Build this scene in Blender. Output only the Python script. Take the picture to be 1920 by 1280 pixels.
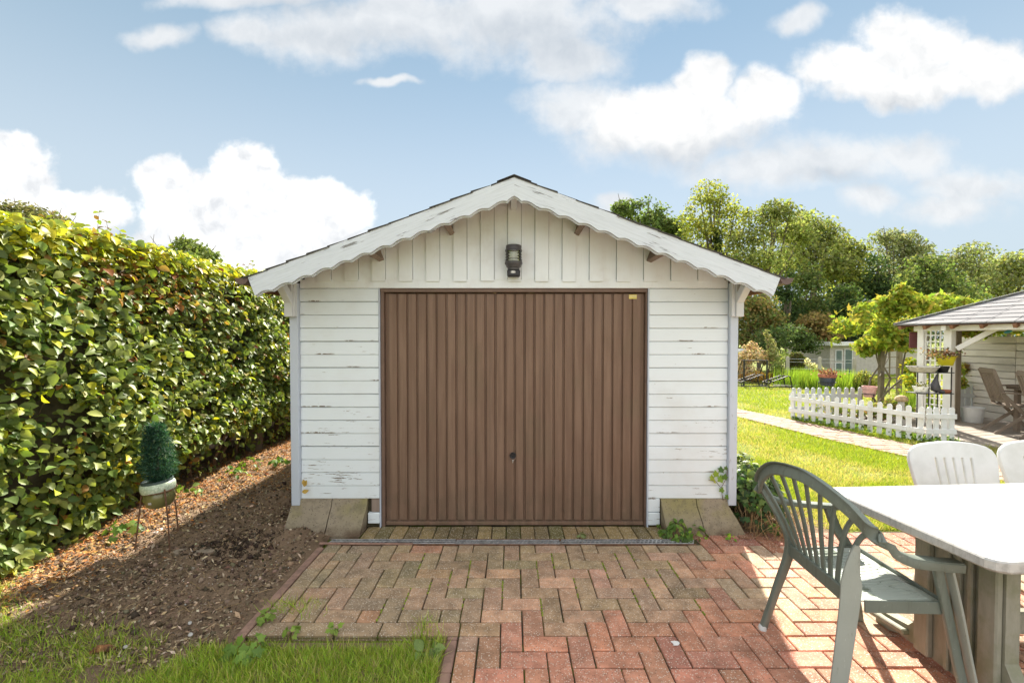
import bpy, bmesh, math, random
import numpy as np
from math import sin, cos, pi, radians, tan, sqrt
from mathutils import Vector, Matrix, noise as mnoise

# ------------------------------------------------------------------ scene, camera, sky, sun
sc = bpy.context.scene
for o in list(bpy.data.objects):
    bpy.data.objects.remove(o, do_unlink=True)
rng = np.random.default_rng(7)
random.seed(7)
COL = sc.collection

F, H, PITCH, PCY = 845.0, 1.5, radians(1.2), 651.7      # focal length (px of a 1920 px wide frame), eye height, tilt, principal row
cam_d = bpy.data.cameras.new("camera")
cam = bpy.data.objects.new("camera", cam_d)
COL.objects.link(cam)
cam.location = (0, 0, H)
cam.rotation_euler = (radians(90) - PITCH, 0, 0)
cam_d.sensor_width = 36.0
cam_d.lens = F / 1920 * 36
cam_d.shift_y = (PCY - 640) / 1920
cam_d.clip_start = 0.05
cam_d.clip_end = 3000
sc.camera = cam

SKY_STRENGTH, CLOUD_WHITE = 0.05, 0.58
SUN_EL, SUN_AZ = radians(39), radians(17)               # azimuth measured from +Y towards +X
sun_d = bpy.data.lights.new("sun", 'SUN')
sun = bpy.data.objects.new("sun", sun_d)
COL.objects.link(sun)
sun_d.energy = 4.0
sun_d.angle = radians(1.4)
sun_d.color = (1.0, 0.93, 0.82)
sdir = Vector((sin(SUN_AZ) * cos(SUN_EL), cos(SUN_AZ) * cos(SUN_EL), sin(SUN_EL)))
sun.rotation_euler = sdir.to_track_quat('Z', 'Y').to_euler()
sun.location = sdir * 50

sc.view_settings.view_transform = 'Standard'
sc.view_settings.look = 'None'
sc.view_settings.exposure = 1.95
sc.view_settings.gamma = 1.0
sc.view_settings.use_curve_mapping = False
sc.cycles.max_bounces = 7
sc.cycles.diffuse_bounces = 4
sc.cycles.transparent_max_bounces = 12
sc.cycles.use_denoising = True
sc.cycles.caustics_reflective = False
sc.cycles.caustics_refractive = False


# ------------------------------------------------------------------ node helpers
class NT:
    def __init__(s, tree):
        s.t = tree
        tree.nodes.clear()

    def n(s, typ, ins=None, **props):
        nd = s.t.nodes.new(typ)
        for k, v in props.items():
            setattr(nd, k, v)
        for k, v in (ins or {}).items():
            sock = nd.inputs[k]
            if isinstance(v, bpy.types.NodeSocket):
                s.t.links.new(v, sock)
            else:
                if isinstance(v, tuple) and len(v) == 3 and sock.type == 'RGBA':
                    v = v + (1,)
                sock.default_value = v
        return nd

    def m(s, op, a, b=0.0, c=0.0, clamp=False):
        nd = s.n('ShaderNodeMath', {0: a, 1: b, 2: c}, operation=op)
        nd.use_clamp = clamp
        return nd.outputs[0]

    def vm(s, op, a, b=(0, 0, 0)):
        nd = s.n('ShaderNodeVectorMath', {0: a, 1: b}, operation=op)
        return nd.outputs['Value'] if op in ('LENGTH', 'DOT_PRODUCT') else nd.outputs['Vector']

    def noise(s, vec, scale, detail=3.0, rough=0.55, dist=0.0):
        return s.n('ShaderNodeTexNoise', {'Vector': vec, 'Scale': scale, 'Detail': detail, 'Roughness': rough, 'Distortion': dist}).outputs['Fac']

    def scaled(s, vec, sx, sy, sz):
        return s.n('ShaderNodeVectorMath', {0: vec, 1: (sx, sy, sz)}, operation='MULTIPLY').outputs['Vector']

    def step(s, v, lo, hi, a=0.0, b=1.0):
        nd = s.n('ShaderNodeMapRange', {'Value': v, 'From Min': lo, 'From Max': hi, 'To Min': a, 'To Max': b}, interpolation_type='SMOOTHSTEP')
        return nd.outputs['Result']

    def mix(s, f, a, b, blend='MIX'):
        nd = s.n('ShaderNodeMix', data_type='RGBA', blend_type=blend)
        for i, v in ((0, f), (6, a), (7, b)):
            if isinstance(v, bpy.types.NodeSocket):
                s.t.links.new(v, nd.inputs[i])
            else:
                if isinstance(v, tuple) and len(v) == 3:
                    v = v + (1,)
                nd.inputs[i].default_value = v
        return nd.outputs[2]

    def pos(s):
        return s.n('ShaderNodeNewGeometry').outputs['Position']

    def obj(s):
        return s.n('ShaderNodeTexCoord').outputs['Object']

    def bump(s, h, strength=0.3, dist=0.01):
        return s.n('ShaderNodeBump', {'Height': h, 'Strength': strength, 'Distance': dist}).outputs['Normal']

    def sep(s, v):
        return s.n('ShaderNodeSeparateXYZ', {0: v}).outputs

    def bsdf(s, color, rough=0.6, normal=None, **kw):
        ins = {'Base Color': color, 'Roughness': rough}
        if normal is not None:
            ins['Normal'] = normal
        ins.update(kw)
        b = s.n('ShaderNodeBsdfPrincipled', ins)
        s.n('ShaderNodeOutputMaterial', {'Surface': b.outputs[0]})
        return b


def material(name, fn):
    m = bpy.data.materials.new(name)
    m.use_nodes = True
    fn(NT(m.node_tree))
    return m


def plain(name, col, rough=0.5, metal=0.0, var=0.12, scale=12.0, spec=0.4):
    def fn(t):
        p = t.pos()
        a = t.noise(p, scale, 5, 0.6)
        c = t.mix(t.step(a, 0.3, 0.7), tuple(x * (1 - var) for x in col), tuple(min(1, x * (1 + var)) for x in col))
        t.bsdf(c, rough, t.bump(t.noise(p, scale * 8, 4), 0.15, 0.003), Metallic=metal, **{'Specular IOR Level': spec})
    return material(name, fn)


# ------------------------------------------------------------------ sky with clouds (a world shader in sky directions)
world = bpy.data.worlds.new("World")
sc.world = world
world.use_nodes = True
w = NT(world.node_tree)
sky = w.n('ShaderNodeTexSky', sky_type='NISHITA', sun_disc=False, sun_elevation=SUN_EL, sun_rotation=SUN_AZ,
          altitude=0, air_density=1.0, dust_density=0.0, ozone_density=1.6)
dirv = w.vm('NORMALIZE', w.n('ShaderNodeTexCoord').outputs['Generated'])
dx, dy, dz = w.sep(dirv)
dyc = w.m('MAXIMUM', dy, 0.08)
gx, gz = w.m('DIVIDE', dx, dyc), w.m('DIVIDE', dz, dyc)
plane = w.n('ShaderNodeCombineXYZ', {0: gx, 1: gz, 2: 0.0}).outputs[0]
warp = w.n('ShaderNodeTexNoise', {'Vector': plane, 'Scale': 5.0, 'Detail': 4.0, 'Roughness': 0.55}).outputs['Color']
pl = w.vm('ADD', plane, w.vm('MULTIPLY', w.vm('SUBTRACT', warp, (0.5, 0.5, 0.5)), (0.13, 0.10, 0.0)))


def blobs(lst):
    acc = None
    for cx, cy, rx, ry in lst:
        c = ((cx - 960) / F, (634 - cy) / F, 0)
        v = w.vm('MULTIPLY', w.vm('SUBTRACT', pl, c), (F / rx, F / ry, 0))
        d = w.m('SUBTRACT', 1.0, w.vm('LENGTH', v))
        acc = d if acc is None else w.m('MAXIMUM', acc, d)
    return acc


bright = blobs([(20, 330, 115, 100), (110, 410, 150, 65), (-30, 440, 240, 90),
                (465, 335, 85, 85), (400, 400, 160, 100), (312, 352, 70, 65), (590, 405, 120, 70), (470, 470, 260, 90)])
heaps = blobs([(1700, 100, 115, 82), (1835, 140, 98, 62), (1590, 130, 115, 52), (1700, 165, 215, 50),
               (1315, 160, 60, 55), (1420, 195, 85, 70), (1250, 225, 175, 75)])
soft = blobs([(600, 70, 200, 60), (780, 40, 240, 75), (980, 50, 250, 95), (1060, 110, 130, 60), (1220, 10, 130, 45), (480, 70, 90, 40), (320, 75, 75, 28),
              (1250, 255, 240, 75), (1090, 200, 130, 70), (1560, 305, 230, 50), (1690, 285, 95, 46), (1450, 320, 190, 50),
              (1640, 370, 80, 40), (1820, 355, 135, 50), (1780, 390, 150, 40), (1490, 45, 65, 28), (1140, 385, 50, 24), (480, 5, 190, 26), (740, 155, 70, 12)])
fb = w.noise(plane, 9.0, 9, 0.62)
fb2 = w.noise(plane, 3.5, 6, 0.6)
fbm = w.m('SUBTRACT', fb, 0.5)
mb = w.step(w.m('ADD', bright, w.m('MULTIPLY', fbm, 0.95)), -0.02, 0.22)
mh = w.step(w.m('ADD', heaps, w.m('MULTIPLY', fbm, 1.05)), -0.06, 0.42)
ms = w.step(w.m('ADD', soft, w.m('MULTIPLY', fbm, 1.3)), -0.12, 0.66)
# unseen clouds over the remaining sky, brighter than those ahead, added as fill light
far = w.step(w.vm('LENGTH', w.vm('MULTIPLY', plane, (0.8, 1.0, 0))), 1.32, 1.7)
far = w.m('MAXIMUM', far, w.step(dy, 0.35, 0.15))
gen = w.noise(dirv, 2.6, 8, 0.6)
mg = w.m('MULTIPLY', w.step(gen, 0.38, 0.56), far)
up = w.step(dz, -0.02, 0.04)
mg = w.m('MULTIPLY', mg, up)
front = w.m('MULTIPLY', w.step(dy, 0.10, 0.3), up)
mb = w.m('MULTIPLY', mb, front)
mh = w.m('MULTIPLY', mh, front)
ms = w.m('MULTIPLY', w.m('MULTIPLY', ms, 0.86), front)
# billows: lit on the side towards the sun; the under-sides of cumulus are greyer than the tops
under = blobs([(1290, 285, 220, 45), (1700, 200, 220, 32), (1000, 85, 260, 60), (700, 75, 260, 36), (1560, 338, 230, 24), (600, 15, 170, 30)])
ug = w.step(w.m('ADD', under, w.m('MULTIPLY', fbm, 0.5)), -0.1, 0.9)
rel_a = w.noise(pl, 6.5, 7, 0.58)
rel_b = w.noise(w.vm('ADD', pl, (0.010, 0.030, 0.0)), 6.5, 7, 0.58)
relief = w.m('MULTIPLY', w.m('SUBTRACT', rel_a, rel_b), 2.2)
shade = w.m('SUBTRACT', w.m('ADD', 0.86, relief), w.m('MULTIPLY', ug, 0.55), clamp=True)
CW = CLOUD_WHITE
shade_b = w.m('ADD', 0.40, w.m('MULTIPLY', relief, 1.25), clamp=True)
ccol = w.mix(shade_b, (0.205, 0.212, 0.222), (0.40, 0.395, 0.385))
hcol = w.mix(shade, (0.165, 0.176, 0.188), (0.290, 0.288, 0.285))
scol = w.mix(shade, (0.167, 0.178, 0.191), (0.243, 0.246, 0.249))
gcol = w.mix(w.step(w.noise(dirv, 6.0, 6, 0.6), 0.35, 0.6), (CW * 0.6, CW * 0.61, CW * 0.63), (CW, CW * 0.985, CW * 0.96))
low = w.step(dz, 0.0, 0.70, 0.97, 0.66)
air = w.mix(w.step(dz, 0.22, 0.62), (0.166, 0.194, 0.213), (0.094, 0.134, 0.153))


def bgn(col, st):
    return w.n('ShaderNodeBackground', {'Color': col, 'Strength': st}).outputs[0]


def over(fac, a, b):
    return w.n('ShaderNodeMixShader', {0: fac, 1: a, 2: b}).outputs[0]


surf = bgn(sky.outputs[0], SKY_STRENGTH)
surf = over(low, surf, bgn(air, 1.0))      # pale, moist air towards the horizon
surf = over(mg, surf, bgn(gcol, 1.0))
surf = over(ms, surf, bgn(scol, 1.0))
surf = over(mh, surf, bgn(hcol, 1.0))
surf = over(mb, surf, bgn(ccol, 1.0))
w.n('ShaderNodeOutputWorld', {'Surface': surf})


# ------------------------------------------------------------------ measuring: a pixel of the photograph (1920 x 1280) to a place in the world
def ray(px, py):
    a, b = (px - 960) / F, (PCY - py) / F
    return Vector((a, cos(PITCH) + b * sin(PITCH), -sin(PITCH) + b * cos(PITCH)))


def at(px, py, Y):
    r = ray(px, py)
    return Vector((0, 0, H)) + r * (Y / r.y)


def gp(px, py, z=0.0):
    r = ray(px, py)
    return Vector((0, 0, H)) + r * ((z - H) / r.z)


# ------------------------------------------------------------------ object helpers
def WM(o):
    if o.parent is None:
        return o.matrix_basis.copy()
    return WM(o.parent) @ o.matrix_parent_inverse @ o.matrix_basis


def adopt(o, parent):
    o.parent = parent
    o.matrix_parent_inverse = WM(parent).inverted()
    return o


def tag(o, label=None, cat=None, group=None, kind=None):
    if label: o['label'] = label
    if cat: o['category'] = cat
    if group: o['group'] = group
    if kind: o['kind'] = kind
    return o


def thing(name, label, cat, loc=(0, 0, 0), rz=0.0, group=None):
    o = bpy.data.objects.new(name, None)
    COL.objects.link(o)
    o.empty_display_size = 0.1
    o.location = loc
    o.rotation_euler = (0, 0, rz)
    return tag(o, label, cat, group)


def place(name, me, parent=None, loc=(0, 0, 0), rot=(0, 0, 0), scale=(1, 1, 1)):
    o = bpy.data.objects.new(name, me)
    COL.objects.link(o)
    o.location, o.rotation_euler, o.scale = loc, rot, scale
    if parent is not None:
        adopt(o, parent)
    return o


def copy_tree(root, loc=None, rz=None, label=None, group=None):
    kids = {}
    for o in bpy.data.objects:
        if o.parent is not None:
            kids.setdefault(o.parent.name, []).append(o)

    def rec(src, par):
        c = src.copy()
        COL.objects.link(c)
        if par is not None:
            c.parent = par
        for k in kids.get(src.name, []):
            rec(k, c)
        return c
    r = rec(root, None)
    if loc is not None: r.location = loc
    if rz is not None: r.rotation_euler = (0, 0, rz)
    if label: r['label'] = label
    if group: r['group'] = group
    return r


class MB:
    def __init__(s):
        s.v, s.f = [], []

    def add(s, vs, fs):
        k = len(s.v)
        s.v.extend([tuple(v) for v in vs])
        s.f.extend([tuple(i + k for i in f) for f in fs])
        return s

    def obox(s, c, ax, ay, az, ch=0.0):
        """oriented box: centre and three half-axis vectors, with an optional chamfer"""
        c, ax, ay, az = Vector(c), Vector(ax), Vector(ay), Vector(az)
        if ch <= 0:
            vs = [c + ax * i + ay * j + az * k for k in (-1, 1) for j in (-1, 1) for i in (-1, 1)]
            return s.add(vs, [(0, 2, 3, 1), (4, 5, 7, 6), (0, 1, 5, 4), (2, 6, 7, 3), (0, 4, 6, 2), (1, 3, 7, 5)])
        L = [ax.length, ay.length, az.length]
        A = [ax / L[0], ay / L[1], az / L[2]]
        ch = min(ch, 0.45 * min(L))
        vs, idx = [], {}
        for i in (-1, 1):
            for j in (-1, 1):
                for k in (-1, 1):
                    sg = (i, j, k)
                    for a in range(3):
                        p = c.copy()
                        for q in range(3):
                            p += A[q] * sg[q] * (L[q] if q == a else L[q] - ch)
                        idx[(i, j, k, a)] = len(vs)
                        vs.append(p)
        fs = []
        for a in range(3):
            b, d = (a + 1) % 3, (a + 2) % 3
            for sg in (-1, 1):
                q = []
                for (u, v) in ((-1, -1), (1, -1), (1, 1), (-1, 1)):
                    e = [0, 0, 0]; e[a] = sg; e[b] = u; e[d] = v
                    q.append(idx[(e[0], e[1], e[2], a)])
                fs.append(tuple(q) if sg > 0 else tuple(reversed(q)))
            for u in (-1, 1):
                for v in (-1, 1):
                    e0 = [0, 0, 0]; e0[b] = u; e0[d] = v
                    e1 = list(e0); e0[a] = -1; e1[a] = 1
                    q = (idx[(*e0, b)], idx[(*e1, b)], idx[(*e1, d)], idx[(*e0, d)])
                    fs.append(q if u * v > 0 else tuple(reversed(q)))
        for i in (-1, 1):
            for j in (-1, 1):
                for k in (-1, 1):
                    q = tuple(idx[(i, j, k, a)] for a in range(3))
                    fs.append(q if i * j * k > 0 else tuple(reversed(q)))
        return s.add(vs, fs)

    def box(s, x0, x1, y0, y1, z0, z1, ch=0.0):
        return s.obox(((x0 + x1) / 2, (y0 + y1) / 2, (z0 + z1) / 2), ((x1 - x0) / 2, 0, 0), (0, (y1 - y0) / 2, 0), (0, 0, (z1 - z0) / 2), ch)

    def beam(s, p0, p1, wd, ht, up=(0, 0, 1), ch=0.0):
        p0, p1, up = Vector(p0), Vector(p1), Vector(up)
        d = (p1 - p0)
        side = d.cross(up)
        if side.length < 1e-6:
            side = d.cross(Vector((1, 0, 0)))
        side.normalize()
        u = side.cross(d).normalized()
        return s.obox((p0 + p1) / 2, d / 2, side * wd / 2, u * ht / 2, ch)

    def tube(s, pts, r, n=8, cap=True, flat=1.0):
        pts = [Vector(p) for p in pts]
        rs = r if isinstance(r, (list, tuple)) else [r] * len(pts)
        k = len(s.v)
        prev = None
        for i, p in enumerate(pts):
            d = (pts[min(i + 1, len(pts) - 1)] - pts[max(i - 1, 0)]).normalized()
            if prev is None:
                a = d.cross(Vector((0, 0, 1)))
                if a.length < 1e-3: a = d.cross(Vector((1, 0, 0)))
            else:
                a = prev - d * prev.dot(d)
            a.normalize(); prev = a
            b = d.cross(a)
            for j in range(n):
                th = 2 * pi * j / n
                s.v.append(tuple(p + a * cos(th) * rs[i] + b * sin(th) * rs[i] * flat))
        for i in range(len(pts) - 1):
            for j in range(n):
                j2 = (j + 1) % n
                s.f.append((k + i * n + j, k + i * n + j2, k + (i + 1) * n + j2, k + (i + 1) * n + j))
        if cap:
            s.f.append(tuple(k + j for j in reversed(range(n))))
            s.f.append(tuple(k + (len(pts) - 1) * n + j for j in range(n)))
        return s

    def lathe(s, prof, n=24, c=(0, 0, 0), tilt=None):
        c = Vector(c)
        k = len(s.v)
        for r, z in prof:
            for j in range(n):
                th = 2 * pi * j / n
                p = Vector((r * cos(th), r * sin(th), z))
                if tilt is not None: p = tilt @ p
                s.v.append(tuple(c + p))
        for i in range(len(prof) - 1):
            for j in range(n):
                j2 = (j + 1) % n
                s.f.append((k + i * n + j, k + i * n + j2, k + (i + 1) * n + j2, k + (i + 1) * n + j))
        if prof[0][0] > 1e-4: s.f.append(tuple(k + j for j in reversed(range(n))))
        if prof[-1][0] > 1e-4: s.f.append(tuple(k + (len(prof) - 1) * n + j for j in range(n)))
        return s

    def sweep(s, pts, prof, ups, cap=True):
        """a closed 2-D profile (u sideways, v along up) carried along points; ups: one up vector or one per point"""
        pts = [Vector(p) for p in pts]
        k, n = len(s.v), len(prof) if not callable(prof) else len(prof(0))
        for i, p in enumerate(pts):
            d = (pts[min(i + 1, len(pts) - 1)] - pts[max(i - 1, 0)]).normalized()
            up = Vector(ups[i] if isinstance(ups, list) else ups)
            side = d.cross(up).normalized()
            u = side.cross(d).normalized()
            pr = prof(i / (len(pts) - 1)) if callable(prof) else prof
            for a, b in pr:
                s.v.append(tuple(p + side * a + u * b))
        for i in range(len(pts) - 1):
            for j in range(n):
                j2 = (j + 1) % n
                s.f.append((k + i * n + j, k + (i + 1) * n + j, k + (i + 1) * n + j2, k + i * n + j2))
        if cap:
            s.f.append(tuple(k + j for j in range(n)))
            s.f.append(tuple(k + (len(pts) - 1) * n + j for j in reversed(range(n))))
        return s

    def prism(s, poly, axis, d0, d1):
        """polygon in the two other axes, extruded along axis ('x','y','z')"""
        n = len(poly)
        vs = []
        for d in (d0, d1):
            for a, b in poly:
                vs.append({'x': (d, a, b), 'y': (a, d, b), 'z': (a, b, d)}[axis])
        fs = [tuple(range(n)), tuple(reversed(range(n, 2 * n)))]
        fs += [(i, i + n, (i + 1) % n + n, (i + 1) % n) for i in range(n)]
        return s.add(vs, fs)

    def mesh(s, name, m, smooth=False):
        me = bpy.data.meshes.new(name)
        me.from_pydata(s.v, [], s.f)
        if m is not None: me.materials.append(m)
        bm = bmesh.new(); bm.from_mesh(me)
        bmesh.ops.recalc_face_normals(bm, faces=bm.faces)
        bm.to_mesh(me); bm.free()
        if smooth:
            me.polygons.foreach_set('use_smooth', [True] * len(me.polygons))
            try:
                me.set_sharp_from_angle(angle=radians(42))
            except Exception:
                pass
        me.update()
        return me

    def build(s, name, m, parent=None, smooth=False, kind=None):
        o = place(name, s.mesh(name, m, smooth), parent)
        if kind: o['kind'] = kind
        return o


def np_mesh(name, V, Fq, m, colors=None, smooth=False):
    """fast mesh from numpy: V (n,3), Fq (k,3 or 4), colors (n,3) into the attribute Col"""
    me = bpy.data.meshes.new(name)
    V = np.ascontiguousarray(V, dtype=np.float32); Fq = np.ascontiguousarray(Fq, dtype=np.int32)
    me.vertices.add(len(V)); me.vertices.foreach_set('co', V.ravel())
    k, c = Fq.shape
    me.loops.add(k * c); me.loops.foreach_set('vertex_index', Fq.ravel())
    me.polygons.add(k); me.polygons.foreach_set('loop_start', np.arange(0, k * c, c, dtype=np.int32))
    if smooth: me.polygons.foreach_set('use_smooth', np.ones(k, dtype=bool))
    if colors is not None:
        at_ = me.attributes.new('Col', 'FLOAT_COLOR', 'POINT')
        cc = np.ones((len(V), 4), dtype=np.float32); cc[:, :3] = colors
        at_.data.foreach_set('color', cc.ravel())
    if m is not None: me.materials.append(m)
    me.update(calc_edges=True)
    me.validate()
    return me


def unit(a):
    return a / np.maximum(np.linalg.norm(a, axis=-1, keepdims=True), 1e-9)


def scatter(base_v, base_f, pos, nrm, tip, size, col, jit=0.0):
    """copies of a small leaf (x across, y towards its tip, z its face normal) at pos; returns V, F, C"""
    n, b = len(pos), len(base_v)
    z = unit(nrm); y = unit(tip - z * (tip * z).sum(1, keepdims=True)); x = np.cross(y, z)
    R = np.stack([x, y, z], axis=2)
    sz = size if size.ndim == 2 else size[:, None]
    bv = base_v[None, :, :] * sz[:, None, :] if sz.shape[1] == 3 else base_v[None] * sz[:, :, None]
    V = np.einsum('nij,nbj->nbi', R, bv) + pos[:, None, :]
    Fq = base_f[None] + (np.arange(n) * b)[:, None, None]
    C = np.repeat(col[:, None, :], b, axis=1)
    return V.reshape(-1, 3), Fq.reshape(-1, base_f.shape[1]), C.reshape(-1, 3)


def rand_dirs(n):
    return unit(rng.normal(size=(n, 3)))


# leaf shapes
_hw = [(0.23, 0.18, 0.07), (0.35, 0.46, 0.13), (0.23, 0.78, 0.04)]
LEAF_V = np.array([(0, 0, 0), (0, .5, .0), (0, 1.02, -.16)] + _hw + [(-a, b, c) for a, b, c in _hw], float)
LEAF_F = np.array([(0, 3, 4, 1), (1, 4, 5, 2), (0, 1, 7, 6), (1, 2, 8, 7)])
QUAD_V = np.array([(0, 0, 0), (.5, .5, .06), (0, 1, -.05), (-.5, .5, .06)], float)
QUAD_F = np.array([(0, 1, 2, 3)])
IVY_V = np.array([(0, 0, 0), (.38, -.08, .02), (.34, .25, .04), (.50, .50, 0), (.22, .58, .04), (0, 1.0, -.06), (-.22, .58, .04), (-.50, .50, 0), (-.34, .25, .04), (-.38, -.08, .02), (0, .4, .05)], float)
IVY_F = np.array([(0, 1, 2), (0, 2, 10), (2, 3, 4), (2, 4, 10), (4, 5, 10), (10, 5, 6), (10, 6, 8), (8, 6, 7), (0, 10, 8), (0, 8, 9)])
BLADE_V = np.array([(-.5, 0, 0), (.5, 0, 0), (.38, .5, .06), (-.38, .5, .06), (0, 1, .25), (0, 1, .25)], float)
BLADE_F = np.array([(0, 1, 2, 3), (3, 2, 4, 5)])


def palette(cols, n, jitter=0.18):
    cols = np.array([c[:3] for c in cols], float); wts = None
    c = cols[rng.integers(0, len(cols), n)]
    return np.clip(c * (1 + rng.normal(0, jitter, (n, 1))) * (1 + rng.normal(0, .06, (n, 3))), 0.004, 0.95)


# smooth value noise for numpy grids
def vnoise(x, y, seed=0):
    xi, yi = np.floor(x).astype(int), np.floor(y).astype(int)
    xf, yf = x - xi, y - yi
    u, v = xf * xf * (3 - 2 * xf), yf * yf * (3 - 2 * yf)

    def h(a, b):
        n = (a * 374761393 + b * 668265263 + seed * 974634777) & 0x7fffffff
        n = ((n ^ (n >> 13)) * 1274126177) & 0x7fffffff
        return ((n ^ (n >> 16)) & 0xffff) / 65535.0
    return (h(xi, yi) * (1 - u) + h(xi + 1, yi) * u) * (1 - v) + (h(xi, yi + 1) * (1 - u) + h(xi + 1, yi + 1) * u) * v


def fbm2(x, y, oct=4, seed=0):
    s, a, t = 0, 1, 0
    for i in range(oct):
        s = s + a * vnoise(x * 2 ** i, y * 2 ** i, seed + i); t += a; a *= .5
    return s / t

# ------------------------------------------------------------------ materials
def paint_fn(base=(0.715, 0.775, 0.81), dirt=(0.48, 0.44, 0.37), dirt_amt=0.25, peel=0.5, axis='x', rough=0.55, lower_edge=False):
    def fn(t):
        p = t.pos()
        rnd = t.n('ShaderNodeObjectInfo').outputs['Random']
        off = t.n('ShaderNodeCombineXYZ', {0: t.m('MULTIPLY', rnd, 7.3), 1: 0.0, 2: t.m('MULTIPLY', rnd, 3.1)}).outputs[0]
        q = t.vm('ADD', p, off)
        lo, hi = (3, 30) if axis == 'x' else (30, 3)
        grain = t.noise(t.scaled(q, lo, 12, hi), 3.0, 6, 0.65)
        big = t.noise(p, 1.7, 5, 0.62)
        c = t.mix(t.m('MULTIPLY', t.step(big, 0.45, 0.75), dirt_amt), base, dirt)
        c = t.mix(t.m('MULTIPLY', t.step(grain, 0.5, 0.75), 0.10), c, (0.45, 0.44, 0.42))
        # flaking paint: long thin flakes that bare the greyed wood
        z = t.sep(p)[2]
        more = t.step(z, 1.6, 0.3, 0.0, 0.065)
        fl = t.noise(t.scaled(q, lo * 0.8, 10, hi * 0.9), 2.2, 7, 0.7)
        sp = t.noise(q, 42.0, 3, 0.5)
        sel = t.noise(q, 2.3, 2, 0.5)
        k = t.m('ADD', t.m('MULTIPLY', fl, 0.75), t.m('MULTIPLY', sel, 0.25))
        pe = t.step(t.m('ADD', k, more), 0.700 - 0.05 * peel, 0.715 - 0.05 * peel)
        sp = t.m('MULTIPLY', t.step(sp, 0.74, 0.77), t.step(z, 1.1, 0.5))
        if lower_edge:                                  # boards flake first along their lower edge
            lz = t.sep(t.obj())[2]
            en = t.noise(t.scaled(q, 5, 5, 40), 2.0, 6, 0.7)
            patch = t.noise(q, 3.1, 3, 0.55)
            e = t.m('MULTIPLY', t.step(t.m('ADD', lz, t.m('MULTIPLY', en, -0.020)), 0.003, -0.003), t.m('MULTIPLY', t.step(patch, 0.56, 0.66), t.step(t.noise(q, 31, 3, 0.6), 0.38, 0.5)))
            pe = t.m('MAXIMUM', pe, e)
            nail = t.step(t.n('ShaderNodeTexVoronoi', {'Vector': t.scaled(q, 3.2, 0.0, 9.7), 'Scale': 1.0, 'Randomness': 0.15}).outputs['Distance'], 0.030, 0.018)
            pe = t.m('MAXIMUM', pe, t.m('MULTIPLY', nail, 0.35))
        pe = t.m('MULTIPLY', t.m('MAXIMUM', pe, sp), min(1.0, peel * 2))
        wood = t.mix(grain, (0.10, 0.085, 0.07), (0.30, 0.24, 0.18))
        c = t.mix(pe, c, wood)
        h = t.m('SUBTRACT', t.m('MULTIPLY', grain, 0.5), pe)
        t.bsdf(c, rough, t.bump(h, 0.35, 0.003), **{'Specular IOR Level': 0.3})
    return fn


M = {}
M['board'] = material('weathered white board paint', paint_fn(peel=0.95, lower_edge=True))
M['gable'] = material('grimy white plank paint', paint_fn(base=(0.78, 0.83, 0.87), dirt=(0.44, 0.39, 0.33), dirt_amt=0.5, peel=0.25, axis='z'))
M['post'] = material('blue grey post paint', paint_fn(base=(0.50, 0.55, 0.63), dirt=(0.45, 0.45, 0.45), dirt_amt=0.3, peel=0.45, axis='z'))
M['bracket'] = material('pale grey bracket paint', paint_fn(base=(0.62, 0.64, 0.66), dirt=(0.40, 0.36, 0.32), dirt_amt=0.3, peel=0.2, axis='z'))
M['white_fence'] = material('white fence paint', paint_fn(base=(0.74, 0.76, 0.77), dirt=(0.42, 0.40, 0.33), dirt_amt=0.5, peel=0.3, axis='z'))
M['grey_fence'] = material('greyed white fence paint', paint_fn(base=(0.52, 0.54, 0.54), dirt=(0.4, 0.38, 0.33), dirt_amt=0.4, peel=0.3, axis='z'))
M['gazebo_white'] = material('cream white gazebo paint', paint_fn(base=(0.78, 0.76, 0.72), dirt=(0.5, 0.45, 0.38), dirt_amt=0.4, peel=0.25, axis='z'))


def barge_fn(t):
    p = t.obj()
    rnd = t.n('ShaderNodeObjectInfo').outputs['Random']
    q = t.vm('ADD', p, t.n('ShaderNodeCombineXYZ', {0: t.m('MULTIPLY', rnd, 9.0), 1: rnd, 2: rnd}).outputs[0])
    grain = t.noise(t.scaled(q, 3, 10, 60), 2.0, 7, 0.65)
    cr = t.noise(t.scaled(q, 2.2, 5, 46), 1.5, 6, 0.7)
    sel = t.noise(q, 3.0, 3, 0.5)
    k = t.m('ADD', t.m('MULTIPLY', cr, 0.7), t.m('MULTIPLY', sel, 0.3))
    crack = t.step(k, 0.595, 0.615)
    c = t.mix(t.step(grain, 0.4, 0.8), (0.60, 0.645, 0.70), (0.49, 0.53, 0.57))
    c = t.mix(t.m('MULTIPLY', crack, 0.8), c, (0.13, 0.12, 0.11))
    h = t.m('SUBTRACT', t.m('MULTIPLY', grain, 0.6), crack)
    t.bsdf(c, 0.55, t.bump(h, 0.5, 0.004), **{'Specular IOR Level': 0.3})


M['barge'] = material('cracked bargeboard paint', barge_fn)


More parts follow.
